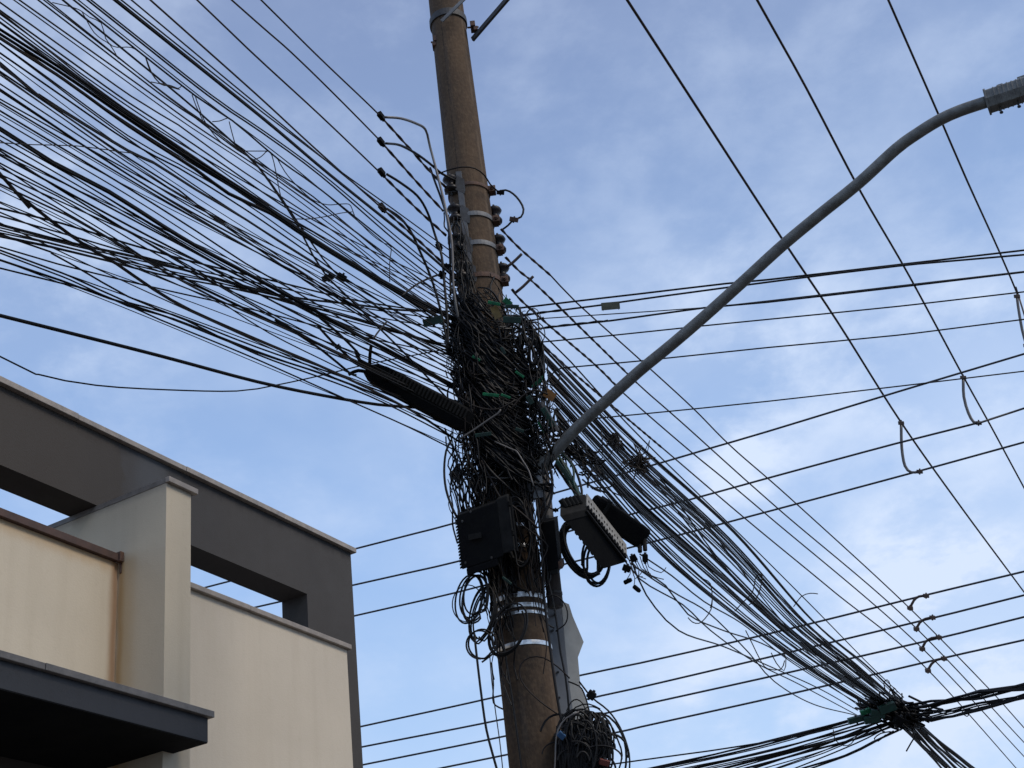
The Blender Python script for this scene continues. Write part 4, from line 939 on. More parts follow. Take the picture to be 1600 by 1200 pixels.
def knot(name, label, cat, n, seed, gen, w, mats, kind='stuff'):
    """a tangle nobody could count: many short curled strands, one object"""
    rnd = random.Random(seed); mb = MB()
    for i in range(n):
        P, ww = gen(rnd)
        k = depth(P[0]) / FPX
        mb.tube(spline(P, 0.05), ww * 0.5 * k, 4, caps=False)
    return tag(mb.build(name, mats, smooth=True), label, cat, None, kind)
def gen_node(rnd):
    a = rad(rnd.choice((15, 40, 200, 220, 30)) + rnd.uniform(-25, 25)); L = rnd.uniform(10, 34)
    cx, cy = 1398 + rnd.gauss(0, 20), 1112 + rnd.gauss(0, 9); cy += (cx - 1398) * 0.05
    P = []
    for j in range(4):
        u = (j / 3 - .5) * 2; P.append(at(cx + math.cos(a) * L * u + rnd.uniform(-4, 4), cy + math.sin(a) * L * u * 0.8 + rnd.uniform(-4, 4), NODE_D + rnd.uniform(-.3, .3)))
    return P, rnd.uniform(1.8, 4.5)
knot('wire_knot', 'dense dark knot of lashed cables at the mid-air crossing', 'tangled wires', 150, 21, gen_node, 3, K_BLACK)
for i, (x, y, L, W, a, lab) in enumerate(((1338, 1124, 26, 9, -15, 'bright green sleeve at the left end of the mid-air crossing'), (1362, 1124, 24, 10, -12, 'green sleeve second from the left in the mid-air crossing'),
                             (1352, 1112, 16, 7, -20, 'small green clip above the sleeves of the mid-air crossing'), (1386, 1106, 26, 12, -20, 'dark green closure in the middle of the mid-air crossing'),
                             (1371, 1115, 22, 10, 10, 'dark green closure low in the mid-air crossing'), (1404, 1126, 12, 14, 30, 'dark wedge hanging under the mid-air crossing'))):
    connector(x, y, NODE_D - 0.4, L, W, a, lab, (K_GREEN2, K_GREEN2, K_GREEN, K_GREEN2, K_GREEN2, K_PLAST)[i], None, 'splice_sleeve', 'splice sleeve')
pw('stray_wire', 'stiff frayed wire end poking down under the mid-air crossing', 'wire', [(1431, 1149), (1424, 1160), (1416, 1174)], 2.4, NODE_D, K_BLACK, None)
pw('stray_wire', 'small wire loop hanging left below the mid-air crossing', 'wire', [(1384, 1148), (1372, 1158), (1366, 1154), (1376, 1146), (1392, 1143)], 2.0, NODE_D, K_BLACK, None, step=0.1)
pw('stray_wire', 'long slack wire loop under the left side of the mid-air crossing', 'wire', [(1302, 1140), (1305, 1156), (1318, 1165), (1330, 1162), (1340, 1148)], 1.6, NODE_D, K_BLACK, None, step=0.1)
pw('stray_wire', 'hooked wire end under the right side of the mid-air crossing', 'wire', [(1500, 1106), (1508, 1118), (1513, 1118), (1510, 1108)], 1.8, NODE_D, K_BLACK, None, step=0.1)

# ------------------------------------------------------------------ the tangle round the pole
EDGE = [(436, 716, 790), (460, 708, 800), (490, 698, 820), (520, 700, 838), (560, 708, 844), (600, 714, 848), (640, 720, 858), (680, 720, 868), (715, 716, 858), (750, 716, 842), (790, 738, 838)]
def edges(y):
    y = min(max(y, EDGE[0][0]), EDGE[-1][0])
    for a, b in zip(EDGE, EDGE[1:]):
        if a[0] <= y <= b[0]:
            u = (y - a[0]) / (b[0] - a[0]); return a[1] + (b[1] - a[1]) * u, a[2] + (b[2] - a[2]) * u
def gen_wrap(rnd):                # strands looping round the front of the pole
    y = rnd.uniform(452, 735); l, r = edges(y)
    a0 = rnd.uniform(-1.2, 0.9); sw = rnd.uniform(0.7, 2.4); dy = rnd.gauss(10, 34); sag = rnd.uniform(-14, 38)
    rho = rnd.uniform(0.62, 1.02); P = []
    for j in range(6):
        u = j / 5; a = a0 + sw * (u - .5); yy = y + dy * (u - .5) + sag * (1 - (2 * u - 1) ** 2)
        l, r = edges(yy); cx, hw = (l + r) / 2, (r - l) / 2
        P.append(at(cx + hw * rho * math.sin(a) + rnd.uniform(-3, 3), yy + rnd.uniform(-1.5, 1.5), 9.0 - 0.36 * rho * math.cos(a)))
    return P, rnd.choice((1.5, 1.8, 2.2, 2.8, 3.4))
def gen_run(rnd):                 # diagonal runs through the mass
    y = rnd.uniform(446, 665); l, r = edges(y)
    x0 = rnd.uniform(l - 10, l + 40); x1 = rnd.uniform(r - 40, r + 6); y1 = y + rnd.uniform(45, 125)
    sag = rnd.uniform(-16, 34); P = []
    for j in range(6):
        u = j / 5; x = x0 + (x1 - x0) * u
        P.append(at(x, y + (y1 - y) * u + sag * 4 * u * (1 - u) + rnd.uniform(-2, 2), 8.95 - 0.36 * math.sin(math.pi * (0.15 + 0.7 * u)) * rnd.uniform(.75, 1.0)))
    return P, rnd.choice((1.8, 2.4, 3.0, 3.6))
def gen_drop(rnd):                # hanging strands
    y = rnd.uniform(530, 720); l, r = edges(y); x = rnd.choice((rnd.uniform(l, l + 35), rnd.uniform(r - 40, r), rnd.uniform(l, r)))
    L = rnd.uniform(40, 130); P = []
    for j in range(5):
        u = j / 4; P.append(at(x + 0.12 * L * u + rnd.uniform(-6, 6), y + L * (u - .4), 8.9 - rnd.uniform(0.05, .38)))
    return P, rnd.choice((1.5, 2.0, 2.8))
def gen_loop(rnd):                # small oval loops at the sides
    y = rnd.uniform(500, 720); l, r = edges(y)
    x = rnd.choice((l + rnd.uniform(-4, 20), r - rnd.uniform(-4, 30), rnd.uniform(l, r))); rx, ry = rnd.uniform(6, 20), rnd.uniform(12, 36); a0 = rnd.uniform(0, 6.28); D = rnd.uniform(8.55, 8.95)
    return [at(x + rx * math.cos(a0 + k * .75), y + ry * math.sin(a0 + k * .75), D + 0.008 * k) for k in range(rnd.randint(5, 9))], rnd.choice((1.5, 2.0, 2.6))
def gen_mass(rnd):
    c = rnd.random()
    return gen_wrap(rnd) if c < .26 else gen_run(rnd) if c < .74 else gen_drop(rnd) if c < .88 else gen_loop(rnd)
knot('wire_tangle', 'great black tangle of wires swallowing the middle of the pole', 'tangled wires', 720, 5, gen_mass, 2, K_BLACK)
knot('wire_tangle', 'brownish weathered strands woven through the black tangle on the pole', 'tangled wires', 80, 6, gen_mass, 2, K_BLACK2)
knot('wire_tangle', 'few pale grey strands showing on the front of the black tangle', 'tangled wires', 26, 8, gen_wrap, 2, mat('grey_wire', (0.085, 0.08, 0.078), 0.5, c2=(0.04, 0.04, 0.04), scale=3))
def gen_hang(rnd):                # strands hanging below the tangle, left of the straps
    x = rnd.uniform(700, 760); y = rnd.uniform(660, 760); L = rnd.uniform(70, 150); P = []
    for j in range(5):
        u = j / 4; P.append(at(x + 0.15 * L * u + rnd.uniform(-9, 9), y + L * u, 8.75 + rnd.uniform(-.12, .12)))
    return P, rnd.choice((1.8, 2.4, 3.0))
knot('hanging_wires', 'strands hanging between the tangle and the ribbed cabinet on its left', 'tangled wires', 46, 9, gen_hang, 2, K_BLACK)
def gen_low(rnd):                 # strands running down the pole's left edge
    y0 = rnd.uniform(770, 960); L = rnd.uniform(60, 170); x0 = 757 + 0.11 * (y0 - 800) + rnd.uniform(-14, 26); P = []
    for j in range(6):
        u = j / 5; P.append(at(x0 + 0.13 * L * u + rnd.uniform(-6, 6), y0 + L * u, 8.74 + rnd.uniform(-.05, .05)))
    return P, rnd.choice((1.8, 2.4, 3.0))
knot('hanging_wires', 'ragged strands running down the left edge of the pole below the cabinets', 'tangled wires', 44, 10, gen_low, 2, K_BLACK)
def gen_right(rnd):               # strands down the front right, over the straps
    y0 = rnd.uniform(690, 800); L = rnd.uniform(120, 260); x0 = 800 + rnd.uniform(-18, 28) + 0.05 * (y0 - 690); P = []
    for j in range(6):
        u = j / 5; P.append(at(x0 + 0.15 * L * u + rnd.uniform(-8, 8), y0 + L * u, 8.70 + rnd.uniform(-.05, .06)))
    return P, rnd.choice((1.5, 2.0, 2.4))
knot('hanging_wires', 'loose strands falling over the steel straps on the front of the pole', 'tangled wires', 16, 12, gen_right, 2, K_BLACK2)

def gen_front(rnd):               # strands packed on the front of the pole between tangle and straps
    y0 = rnd.uniform(690, 860); L = rnd.uniform(50, 130); x0 = rnd.uniform(745, 838) + 0.1 * (y0 - 760); bow = rnd.uniform(-22, 22); P = []
    for j in range(6):
        u = j / 5; P.append(at(x0 + 0.12 * L * u + bow * 4 * u * (1 - u) + rnd.uniform(-3, 3), min(y0 + L * u, 925), 8.76 + rnd.uniform(-.05, .03)))
    return P, rnd.choice((2.0, 2.6, 3.4))
knot('hanging_wires', 'close-packed dark wires between the two black cabinets on the pole', 'tangled wires', 95, 31, gen_front, 2, K_BLACK)
def gen_rack(rnd):                # strands over the left insulators
    y0 = rnd.uniform(330, 450); L = rnd.uniform(40, 120); x0 = 698 + 0.12 * (y0 - 330) + rnd.uniform(-4, 26); P = []
    for j in range(5):
        u = j / 4; P.append(at(x0 + 0.13 * L * u + rnd.uniform(-6, 6), min(y0 + L * u, 520), 8.72 + rnd.uniform(-.05, .05)))
    return P, rnd.choice((1.6, 2.2, 2.8))
knot('hanging_wires', 'dark wires climbing over the lower insulators left of the pole', 'tangled wires', 34, 32, gen_rack, 2, K_BLACK)
# countable coils
def coil(label, cx, cy, rx, ry, n, w, D, tilt=0.0, m=None, jit=2.5, seed=1, turns=None, name='cable_coil'):
    rnd = random.Random(seed); P = []; N = 14
    root = None
    ph = rnd.uniform(0, 6.28); ax, ay = cx, cy
    for i in range(int(n * N) + 1):
        if i % N == 0: ox, oy, sx = rnd.uniform(-jit, jit), rnd.uniform(-jit, jit), 1 + rnd.uniform(-.12, .12)
        a = ph + 2 * math.pi * i / N
        x, y = rx * sx * math.cos(a), ry * sx * math.sin(a)
        ct, st = math.cos(rad(tilt)), math.sin(rad(tilt))
        P.append(at(cx + ox + x * ct - y * st, cy + oy + x * st + y * ct, D + 0.012 * (i / N) + rnd.uniform(-.004, .004)))
    k = depth(P[0]) / FPX
    return tag(MB().tube(spline(P, 0.03), w * .5 * k, 6).build(name, m or K_BLACK, smooth=True), label, 'cable coil')
coil('big loose coil hanging left of the pole at strap height', 738, 932, 20, 38, 5, 3.0, 8.6, 10, seed=1, jit=6)
coil('tall dark coil on the pole front between the two cabinets', 812, 834, 17, 50, 6, 3.2, 8.66, -6, seed=41, jit=5)
coil('single wide thin loop left of the hanging coil', 728, 945, 26, 32, 1, 1.8, 8.58, 8, seed=2)
coil('second loose coil close against the pole edge', 752, 958, 17, 42, 4, 2.8, 8.66, 12, seed=3, jit=5)
coil('lower round loop left of the pole below the hanging coil', 752, 1008, 23, 24, 2, 3.0, 8.64, 0, seed=4, jit=3)
coil('thick bundle of cable loops right of the pole clamps, beside the upper tangle', 828, 560, 13, 34, 7, 3.6, 8.7, -18, seed=5, jit=6)
coil('thick drooping loops at the right shoulder of the tangle', 818, 540, 20, 42, 6, 3.6, 8.66, -25, seed=15, jit=6)
coil('coil of slack cable lying on the front of the pole at the straps', 792, 985, 24, 40, 3, 3.0, 8.66, 25, seed=6, jit=4)
coil('thin wide loop hanging over the grey panel right of the pole', 868, 955, 22, 30, 1.0, 2.2, 8.72, -20, seed=7)
coil('heavy black coil hanging below the white-edged box', 908, 858, 24, 46, 6, 4.6, 9.06, -28, seed=8, jit=4)
coil('smaller loop set hanging in front of the heavy black coil', 932, 876, 20, 36, 3, 4.0, 9.04, 0, seed=9, jit=4)
pw('cable_drop', 'black cable bowing out left of the hanging wires above the ribbed cabinet', 'cable', [(705, 688), (697, 705), (694, 735), (697, 765), (706, 792), (714, 808)], 4.0, 8.6)
pw('cable_drop', 'long black cable falling down left of the pole to the bottom edge', 'cable', [(741, 990), (746, 1035), (752, 1085), (760, 1140), (773, 1190), (780, 1215), (800, 1290)], 4.0, 8.6, step=0.06)
pw('cable_drop', 'thin wire hanging down between the long cable and the pole', 'wire', [(765, 1020), (768, 1060), (774, 1110), (781, 1160), (787, 1215), (795, 1280)], 1.8, 8.66, K_BLACK2)
pw('cable_drop', 'black cable running down the left face of the pole to the bottom edge', 'cable', [(772, 930), (784, 990), (792, 1040), (800, 1090), (807, 1140), (815, 1200), (826, 1290)], 3.6, 8.73, step=0.08)
pw('cable_drop', 'slack wire bow hanging left of the pole edge below the loops', 'wire', [(768, 1035), (771, 1070), (770, 1092), (774, 1102), (786, 1108)], 2.6, 8.68)
pw('cable_drop', 'long cable down the right side of the pole over the grey panel', 'cable', [(838, 780), (846, 850), (850, 930), (858, 1000), (866, 1060), (874, 1110), (882, 1150)], 4.2, 8.68, step=0.08)
pw('cable_drop', 'second long wire crossing the grey panel edge', 'cable', [(855, 900), (868, 960), (876, 1020), (884, 1060), (889, 1110), (890, 1160)], 3.4, 8.74, step=0.08)
pw('looped_wire', 'thin wire loop drawn across the brown face of the lower pole', 'wire', [(890, 1060), (875, 1045), (850, 1028), (828, 1027), (814, 1038), (812, 1056), (822, 1075), (845, 1097), (870, 1115)], 2.2, 8.72, K_BLACK2)
pw('looped_wire', 'thick wire bent across the front of the pole above the cabinet', 'wire', [(752, 720), (770, 755), (780, 775), (800, 790), (822, 808), (840, 825)], 3.4, 8.62, K_BLACK2)
pw('looped_wire', 'angular grey wire bent over the upper straps', 'wire', [(773, 690), (800, 702), (808, 706), (818, 722), (826, 735), (834, 760)], 2.4, 8.58, K_GREYW)
pw('looped_wire', 'stiff grey strand slanting across the tangle below the ribbed closure', 'wire', [(718, 686), (740, 672), (760, 658), (778, 646), (782, 640)], 3.4, 8.54, mat('dull_strand', (0.07, 0.065, 0.062), 0.5))
pw('looped_wire', 'grey strand curving across the right half of the tangle', 'wire', [(798, 640), (815, 620), (832, 610), (845, 612), (856, 616)], 3.0, 8.55, K_BLACK2)
pw('looped_wire', 'drooping grey strand across the lower tangle', 'wire', [(716, 620), (740, 634), (765, 640), (785, 637), (805, 625)], 2.6, 8.54, K_BLACK2)
pw('looped_wire', 'open wire bow linking the tangle to the thin cable with the green clip', 'wire', [(848, 586), (855, 600), (868, 601), (874, 592), (874, 580)], 2.4, 8.7)
pw('looped_wire', 'small wire bow below the orange cable tag', 'wire', [(862, 626), (872, 631), (876, 638), (868, 641), (850, 633)], 2.2, 8.66)
pw('looped_wire', 'jagged bent wire right of the straps', 'wire', [(808, 815), (840, 838), (856, 853), (850, 870), (842, 895)], 1.8, 8.62, K_BLACK2)
pw('cable_drop', 'cable bowing down between the lamp bracket and the white-edged box', 'cable', [(858, 728), (863, 750), (861, 780), (850, 805), (843, 818)], 4.4, 8.72)
pw('cable_drop', 'second cable bowing beside the first below the lamp arm', 'cable', [(862, 735), (862, 760), (852, 785), (840, 800)], 3.4, 8.76)

# green splice sleeves in the tangle
SL = [(772, 474, 20, 5, 12, 0, 'green sleeve highest on the tangle under the lowest clamp'), (793, 472, 14, 9, 40, 0, 'bright green wedge beside the highest green sleeve'), (800, 479, 22, 6, 2, 1, 'dark green flat clip right of the yellowish tag'),
      (800, 500, 28, 10, 2, 1, 'dark green closure right of the pole below the flat clip'), (676, 502, 30, 12, -15, 1, 'dark green closure at the left edge of the tangle'), (767, 617, 26, 5, 6, 0, 'left green sleeve of the pair across the middle of the tangle'),
      (790, 619, 16, 4, 20, 0, 'right green sleeve of the pair across the middle of the tangle'), (841, 597, 24, 6, -42, 0, 'pale green clip slanting at the right shoulder of the tangle'), (755, 679, 26, 6, -8, 1, 'green sleeve low on the left of the tangle'),
      (856, 652, 8, 34, -30, 1, 'green sleeve on the cables at the lower right of the tangle'), (850, 640, 22, 5, 55, 0, 'narrow green sleeve slanting down right of the pole'), (828, 625, 14, 8, 60, 1, 'dark green clip behind the grey strand right of centre'),
      (744, 560, 14, 4, 30, 0, 'thin green clip in the upper left part of the tangle'), (786, 548, 12, 5, 60, 1, 'dark green clip near the centre of the tangle'), (812, 585, 16, 4, 35, 0, 'thin green clip above the grey strand in the tangle'),
      (846, 668, 20, 4, 60, 0, 'slim green sleeve beside the lamp arm base'), (812, 672, 14, 5, 20, 1, 'dark green clip low in the tangle left of the lamp bracket'),
      (792, 907, 18, 4, 38, 1, 'small green stick on the pole above the lower straps'), (880, 735, 36, 6, 55, 1, 'long dark green sleeve on the cables below the lamp arm')]
for x, y, L, W, a, k, lab in SL:
    connector(x, y, 8.56 if x < 840 else 8.66, L, W, a, lab, (K_GREEN, K_GREEN2)[k], None, 'splice_sleeve', 'splice sleeve')

# ------------------------------------------------------------------ equipment
def ribbed_closure():
    A, B = at(572, 577, 8.30), at(738, 664, 8.62)
    root = thing('splice_closure', 'long black ribbed splice closure slanting up left from the tangle', 'splice closure', (A + B) / 2)
    d = (B - A).normalized(); L = (B - A).length
    n = (CAMP - (A + B) / 2).normalized(); n = (n - d * n.dot(d)).normalized(); u = n.cross(d); u = u if u.z > 0 else -u
    def sec(c, s, h=1.0): return [c + u * (x * s * h) + n * (y * s) for x, y in ((-0.085, -0.05), (-0.085, 0.03), (-0.06, 0.062), (0.0, 0.066), (0.004, 0.05), (0.078, 0.036), (0.09, 0.01), (0.086, -0.05))]
    mb = MB(); secs = [sec(A, .40), sec(A + d * .05, .78), sec(A + d * .12, .95), sec(A + d * .2, 1), sec(A + d * (L - .1), 1.05), sec(A + d * (L - .02), .85)]
    B0 = len(mb.v); k = 8
    for s in secs: mb.v += s
    for i in range(len(secs) - 1):
        for j in range(k): mb.f.append((B0 + i * k + j, B0 + i * k + (j + 1) % k, B0 + (i + 1) * k + (j + 1) % k, B0 + (i + 1) * k + j))
    mb.f.append(tuple(B0 + j for j in range(k))[::-1]); mb.f.append(tuple(B0 + (len(secs) - 1) * k + j for j in range(k)))
    mb.build('body', K_PLAST, root)
    rb = MB(); N = 23
    for i in range(N):
        c = A + d * (0.15 + (L - 0.24) * i / (N - 1)) + u * 0.044 + n * 0.048
        rb.box(c, d * 0.0075, u * 0.034 - n * 0.006, n * 0.012)
    rb.build('ribs', K_PLAST2, root, bevel=0.002)
    s = MB(); s.box(A + d * (L / 2 + .03) + u * 0.0 + n * 0.066, d * (L / 2 - 0.1), u * 0.005, n * 0.004); s.build('seam', K_PLAST2, root)
    for i, (x, y) in enumerate(((556, 548), (548, 562), (545, 585), (580, 540))):
        p = MB(); q = at(x, y, 8.27); p.tube(spline([q, (q + A) / 2 + u * 0.01 * (i - 1), A + d * 0.04 + u * (0.03 * (1.5 - i)) * .6], 0.03), 0.013 if i < 3 else 0.012, 8)
        p.build('cable_gland', K_PLAST, root, smooth=True)
ribbed_closure()
for i, (pts, lab) in enumerate((([(500, 497), (530, 522), (556, 548), (562, 556)], 'upper short cable feeding the left end of the ribbed closure'), ([(497, 510), (520, 535), (545, 558), (552, 564)], 'middle short cable feeding the left end of the ribbed closure'),
                               ([(430, 500), (500, 545), (545, 582), (556, 586)], 'lower cable feeding the left end of the ribbed closure'))):
    fan(pts, 4.5, 'low', lab, az=30, D=8.27, name='closure_cable', wav=0)

def quadbox(name, label, cat, O, a, b, c, m, extra=None, bevel=0.006):
    O, A_, B_, C_ = at(*O), at(*a), at(*b), at(*c)
    root = thing(name, label, cat, O)
    MB().ppd(O, A_ - O, B_ - O, C_ - O).build('body', m, root, bevel=bevel)
    return root, O, A_ - O, B_ - O, C_ - O
# white-edged terminal box
root, O, a, b, c = quadbox('terminal_box', 'black terminal box with a worn white slotted edge hanging right of the pole', 'terminal box', (914, 798, 8.62), (977, 879, 8.95), (879, 807, 8.50), (914, 776, 8.72), K_PLAST)
an, bn, cn = a.normalized(), b.normalized(), c.normalized()
nw = a.cross(c).normalized(); nw = nw if nw.dot(CAMP - O) > 0 else -nw
st = MB(); st.ppd(O + c * 0.30 + nw * 0.006, a, c * 0.85, nw * 0.012); st.build('white_strip', K_WHITE, root, bevel=0.003)
st = MB()
for i in range(15):
    st.ppd(O + a * (0.03 + 0.065 * i) + c * (0.62 + 0.06 * (i % 2)) + nw * 0.019, a * 0.018, c * 0.12, nw * 0.002)
st.build('slot', K_PLAST, root)
st = MB()
for i in range(15):
    st.ppd(O + a * (0.02 + 0.065 * i) + c * 0.1 + nw * 0.004, a * (0.028 + 0.008 * (i % 3)), c * (0.26 + 0.05 * (i % 2)), nw * 0.020)
st.build('port_row', K_PLAST, root, bevel=0.003)
st = MB(); st.ppd(O + nw * 0.004 - c * 0.06, a, c * 0.09, nw * 0.012); st.build('rail', K_PLAST2, root)
st = MB(); st.ppd(O + b * 1.06 - a * 0.035 - c * 0.05, a * 0.12, -b * 1.12, c * 1.1); st.build('lid', K_PLAST2, root, bevel=0.006)
st = MB()
for i in range(5): st.tube([O + b * (0.15 + 0.17 * i) + c * .5 - a * 0.02, O + b * (0.15 + 0.17 * i) + c * .6 - a * 0.14], 0.022, 10)
st.build('cable_gland', K_PLAST2, root)
st = MB()
for i in range(9): st.ppd(O + b * 0.98 + a * (0.12 + 0.095 * i), a * 0.05, b * 0.07, c * 0.8)
st.build('ribs', K_PLAST, root, bevel=0.004)
# rounded second box behind
def second_box():
    A, B = at(925, 788, 8.85), at(1006, 842, 9.25)
    root = thing('splice_closure', 'smooth black rounded closure behind the white-edged terminal box', 'splice closure', (A + B) / 2)
    d = (B - A).normalized(); n = (CAMP - A).normalized(); n = (n - d * n.dot(d)).normalized(); u = n.cross(d)
    P = [A + d * t for t in (0, .03, .09, .2, .34, .42, .45)]; P[-1] = B
    mb = MB(); B0 = 0; L = (B - A).length; K = 14; secs = []
    for t, s in ((0, .8), (.03, .95), (.10, 1), (.5, 1), (.88, 1), (.97, .94), (1.0, .75)):
        secs.append([A + d * L * t + u * 0.084 * s * math.copysign(abs(math.cos(w)) ** .3, math.cos(w)) + n * 0.045 * s * math.copysign(abs(math.sin(w)) ** .3, math.sin(w)) for w in [2 * math.pi * k / K for k in range(K)]])
    for s in secs: mb.v += s
    for i in range(len(secs) - 1):
        for j in range(K): mb.f.append((i * K + j, i * K + (j + 1) % K, (i + 1) * K + (j + 1) % K, (i + 1) * K + j))
    mb.f.append(tuple(range(K))[::-1]); mb.f.append(tuple((len(secs) - 1) * K + j for j in range(K)))
    mb.build('body', K_PLAST, root, bevel=0.003)
    cl = MB(); cl.box(A + d * L * .16 + u * 0.0, d * 0.012, u * 0.094, n * 0.066); cl.build('clasp', K_PLAST2, root, bevel=0.004)
    for i, (x, y) in enumerate(((1000, 862), (1008, 860))):
        q = at(x, y, 9.2); g = MB(); g.tube([B - d * .02 + u * 0.03 * (i * 2 - 1), q], 0.016, 8); g.build('cable_gland', K_PLAST2, root)
second_box()
for x, y, ang, lab in ((981, 908, -25, 'left small black plug dangling under the boxes'), (995, 920, 40, 'right small black plug dangling under the boxes')):
    p = at(x, y, 8.9); k = depth(p) / FPX; a_ = CR * math.cos(rad(ang)) - CU * math.sin(rad(ang))
    root = thing('plug', lab, 'plug', p)
    MB().tube([p - a_ * 7 * k, p - a_ * 5.5 * k, p + a_ * 4 * k, p + a_ * 7 * k], [0.010, 0.016, 0.016, 0.010], 10).build('body', K_PLAST, root, smooth=True)
    top = at(984, 885, 8.9); MB().tube(spline([p - a_ * 6 * k * (1 if ang < 0 else 1), (p + top) / 2 + CR * 0.01, top], 0.03), 0.003, 5).build('wire', K_BLACK, root)
for x, y, L, W, a_, lab in ((979, 888, 12, 10, 20, 'black end fitting below the white-edged terminal box'), (990, 872, 10, 10, -30, 'small dark fitting between the two hanging boxes'), (1008, 872, 8, 12, 0, 'clear-capped fitting under the rounded closure'), (868, 797, 9, 5, 0, 'tiny black ball-like joint on a wire left of the terminal box')):
    connector(x, y, 8.85, L, W, a_, lab, K_PLAST, None, 'cable_fitting', 'fitting')
pw('thin_wire', 'thin wire carrying the tiny joint into the left side of the terminal box', 'wire', [(852, 790), (868, 797), (878, 790), (884, 786)], 2.0, 8.8)
for i in range(7):
    pw('stray_wire', 'wispy wire hanging under the two boxes on the right', 'wire', [(978 + 5 * i + R(-4, 4), 868 + R(-5, 5)), (984 + 5 * i + R(-6, 6), 888 + R(-4, 6)), (990 + 6 * i + R(-8, 8), 898 + R(-4, 8)), (1000 + 6 * i + R(-8, 8), 892 + R(-10, 14))], 1.5, 9.0, K_BLACK2, 'wispy wires under the boxes')
# frayed clump on cable
def gen_fray(rnd):
    x, y = (998, 718) if rnd.random() < .7 else (962, 683); P = [at(x + rnd.uniform(-6, 6), y + rnd.uniform(-6, 6), 9.6)]
    for j in range(3): P.append(at(x + rnd.gauss(0, 11), y + rnd.gauss(0, 10) + 4 * j, 9.6 + rnd.uniform(-.05, .05)))
    return P, rnd.uniform(1.2, 2.4)
knot('wire_knot', 'frayed clump of wire ends on a cable right of the lamp arm', 'tangled wires', 34, 14, gen_fray, 2, K_BLACK2)
def gen_arm(rnd):
    x, y = 895 + rnd.gauss(0, 22), 705 + rnd.gauss(0, 12); y += (x - 895) * 0.95; P = []
    a = rad(45 + rnd.uniform(-60, 60)); L = rnd.uniform(8, 22)
    for j in range(4): u = j / 3 * 2 - 1; P.append(at(x + math.cos(a) * L * u + rnd.uniform(-4, 4), y + math.sin(a) * L * u + rnd.uniform(-4, 4), 9.05 + rnd.uniform(-.1, .1)))
    return P, rnd.uniform(1.5, 3.5)
knot('wire_knot', 'matted clump of wires and ties on the cables below the lamp arm', 'tangled wires', 90, 15, gen_arm, 2, K_BLACK)

# ribbed cabinet left of the pole
root, O, a, b, c = quadbox('equipment_cabinet', 'black cabinet with a serrated finned edge strapped to the left of the pole', 'cabinet', (713, 806, 8.58), (722, 890, 8.58), (776, 784, 8.42), (722, 797, 8.95), K_PLAST)
st = MB()
for i in range(17): st.ppd(O + a * (0.02 + 0.058 * i) - b * 0.045 + c * 0.0, a * 0.030, b * 0.05, c * 0.7)
st.build('fins', K_PLAST, root)
st = MB(); st.ppd(O + b * 0.99 - a * 0.05, a * 1.02, b * 0.28, c * 0.4); st.build('door', K_PLAST2, root, bevel=0.01)
for y in (0.08, 0.62):
    h = MB(); q = O + b * 1.30 + a * y
    for j in range(3): h.tube([q + a * (0.03 * j), q + a * (0.03 * j + .018)], 0.014, 10)
    h.build('hinge', K_PLAST2, root)
h = MB(); h.tube([O + b * 1.33 + a * 0.0, O + b * 1.33 + a * 1.0], 0.009, 8); h.build('hinge_rod', K_PLAST, root)
st = MB(); st.ppd(O + a * 1.0 + b * 0.1, a * 0.14, b * 0.75, c * 0.6); st.build('base', K_PLAST, root, bevel=0.01)
cab = root
quad2, O, a, b, c = quadbox('equipment_cabinet', 'narrow black cabinet on the right side of the pole below the lamp arm', 'cabinet', (845, 818, 8.78), (852, 893, 8.78), (866, 813, 8.74), (851, 812, 9.05), K_PLAST)
st = MB(); st.ppd(O + b * 0.96 + a * 0.86, a * 0.16, b * 0.3, c * 0.6); st.build('latch', K_RUST, quad2, bevel=0.004)
st = MB(); st.ppd(O + a * 1.0 + b * 0.1, a * 0.1, b * 0.8, c * 0.8); st.build('base', K_PLAST2, quad2, bevel=0.004)
st = MB(); st.ppd(O - a * 0.015 - b * 0.03, a * 0.03, b * 1.06, c * 1.0); st.build('lid', K_PLAST2, quad2, bevel=0.004)
for (xx, yy, DD) in ((735, 800, 8.47), (722, 815, 8.53), (727, 880, 8.53), (768, 872, 8.43)):
    sc = MB(); q = at(xx, yy, DD - 0.01); sc.tube([q, q + _f * 0.03], 0.007, 8); sc.build('screw', K_GALVD, cab)
lb = MB(); q = at(742, 838, 8.485); lb.box(q, (at(752, 836, 8.465) - q), V((0, 0, 0.020)), V((0, 0.004, 0))); lb.build('blank_plate', K_PLAST2, cab)
# conduit
p0, p1 = at(846, 740, 9.02), at(868, 948, 9.02)
root = thing('conduit', 'dark vertical conduit pipe just right of the pole behind the narrow cabinet', 'conduit', p0)
MB().tube([p0, p0 + (p1 - p0) * .5, p1], 0.055, 16).build('pipe', mat('dark_pipe', (0.035, 0.032, 0.034), 0.6, c2=(0.06, 0.05, 0.048), scale=6), root, smooth=True)
s = MB(); s.tube([p0 + (p1 - p0) * .35, p0 + (p1 - p0) * .37], 0.058, 16); s.tube([p0 + (p1 - p0) * .9, p0 + (p1 - p0) * .92], 0.058, 16); s.build('clip', K_GALVD, root)
# arrow-like plate at the left of the hanging wires
p = at(712, 742, 8.9); root = thing('metal_plate', 'small dark arrow-shaped steel plate sticking out left behind the hanging wires', 'metal plate', p)
MB().prism([at(701, 741, 8.9), at(718, 722, 8.9), at(722, 742, 8.9), at(718, 758, 8.9)], V((0, 0.012, 0))).build('plate', K_GALVD, root)
MB().tube([at(714, 742, 8.885), at(714, 742, 8.93)], 0.01, 8).build('bolt', K_RUST, root)

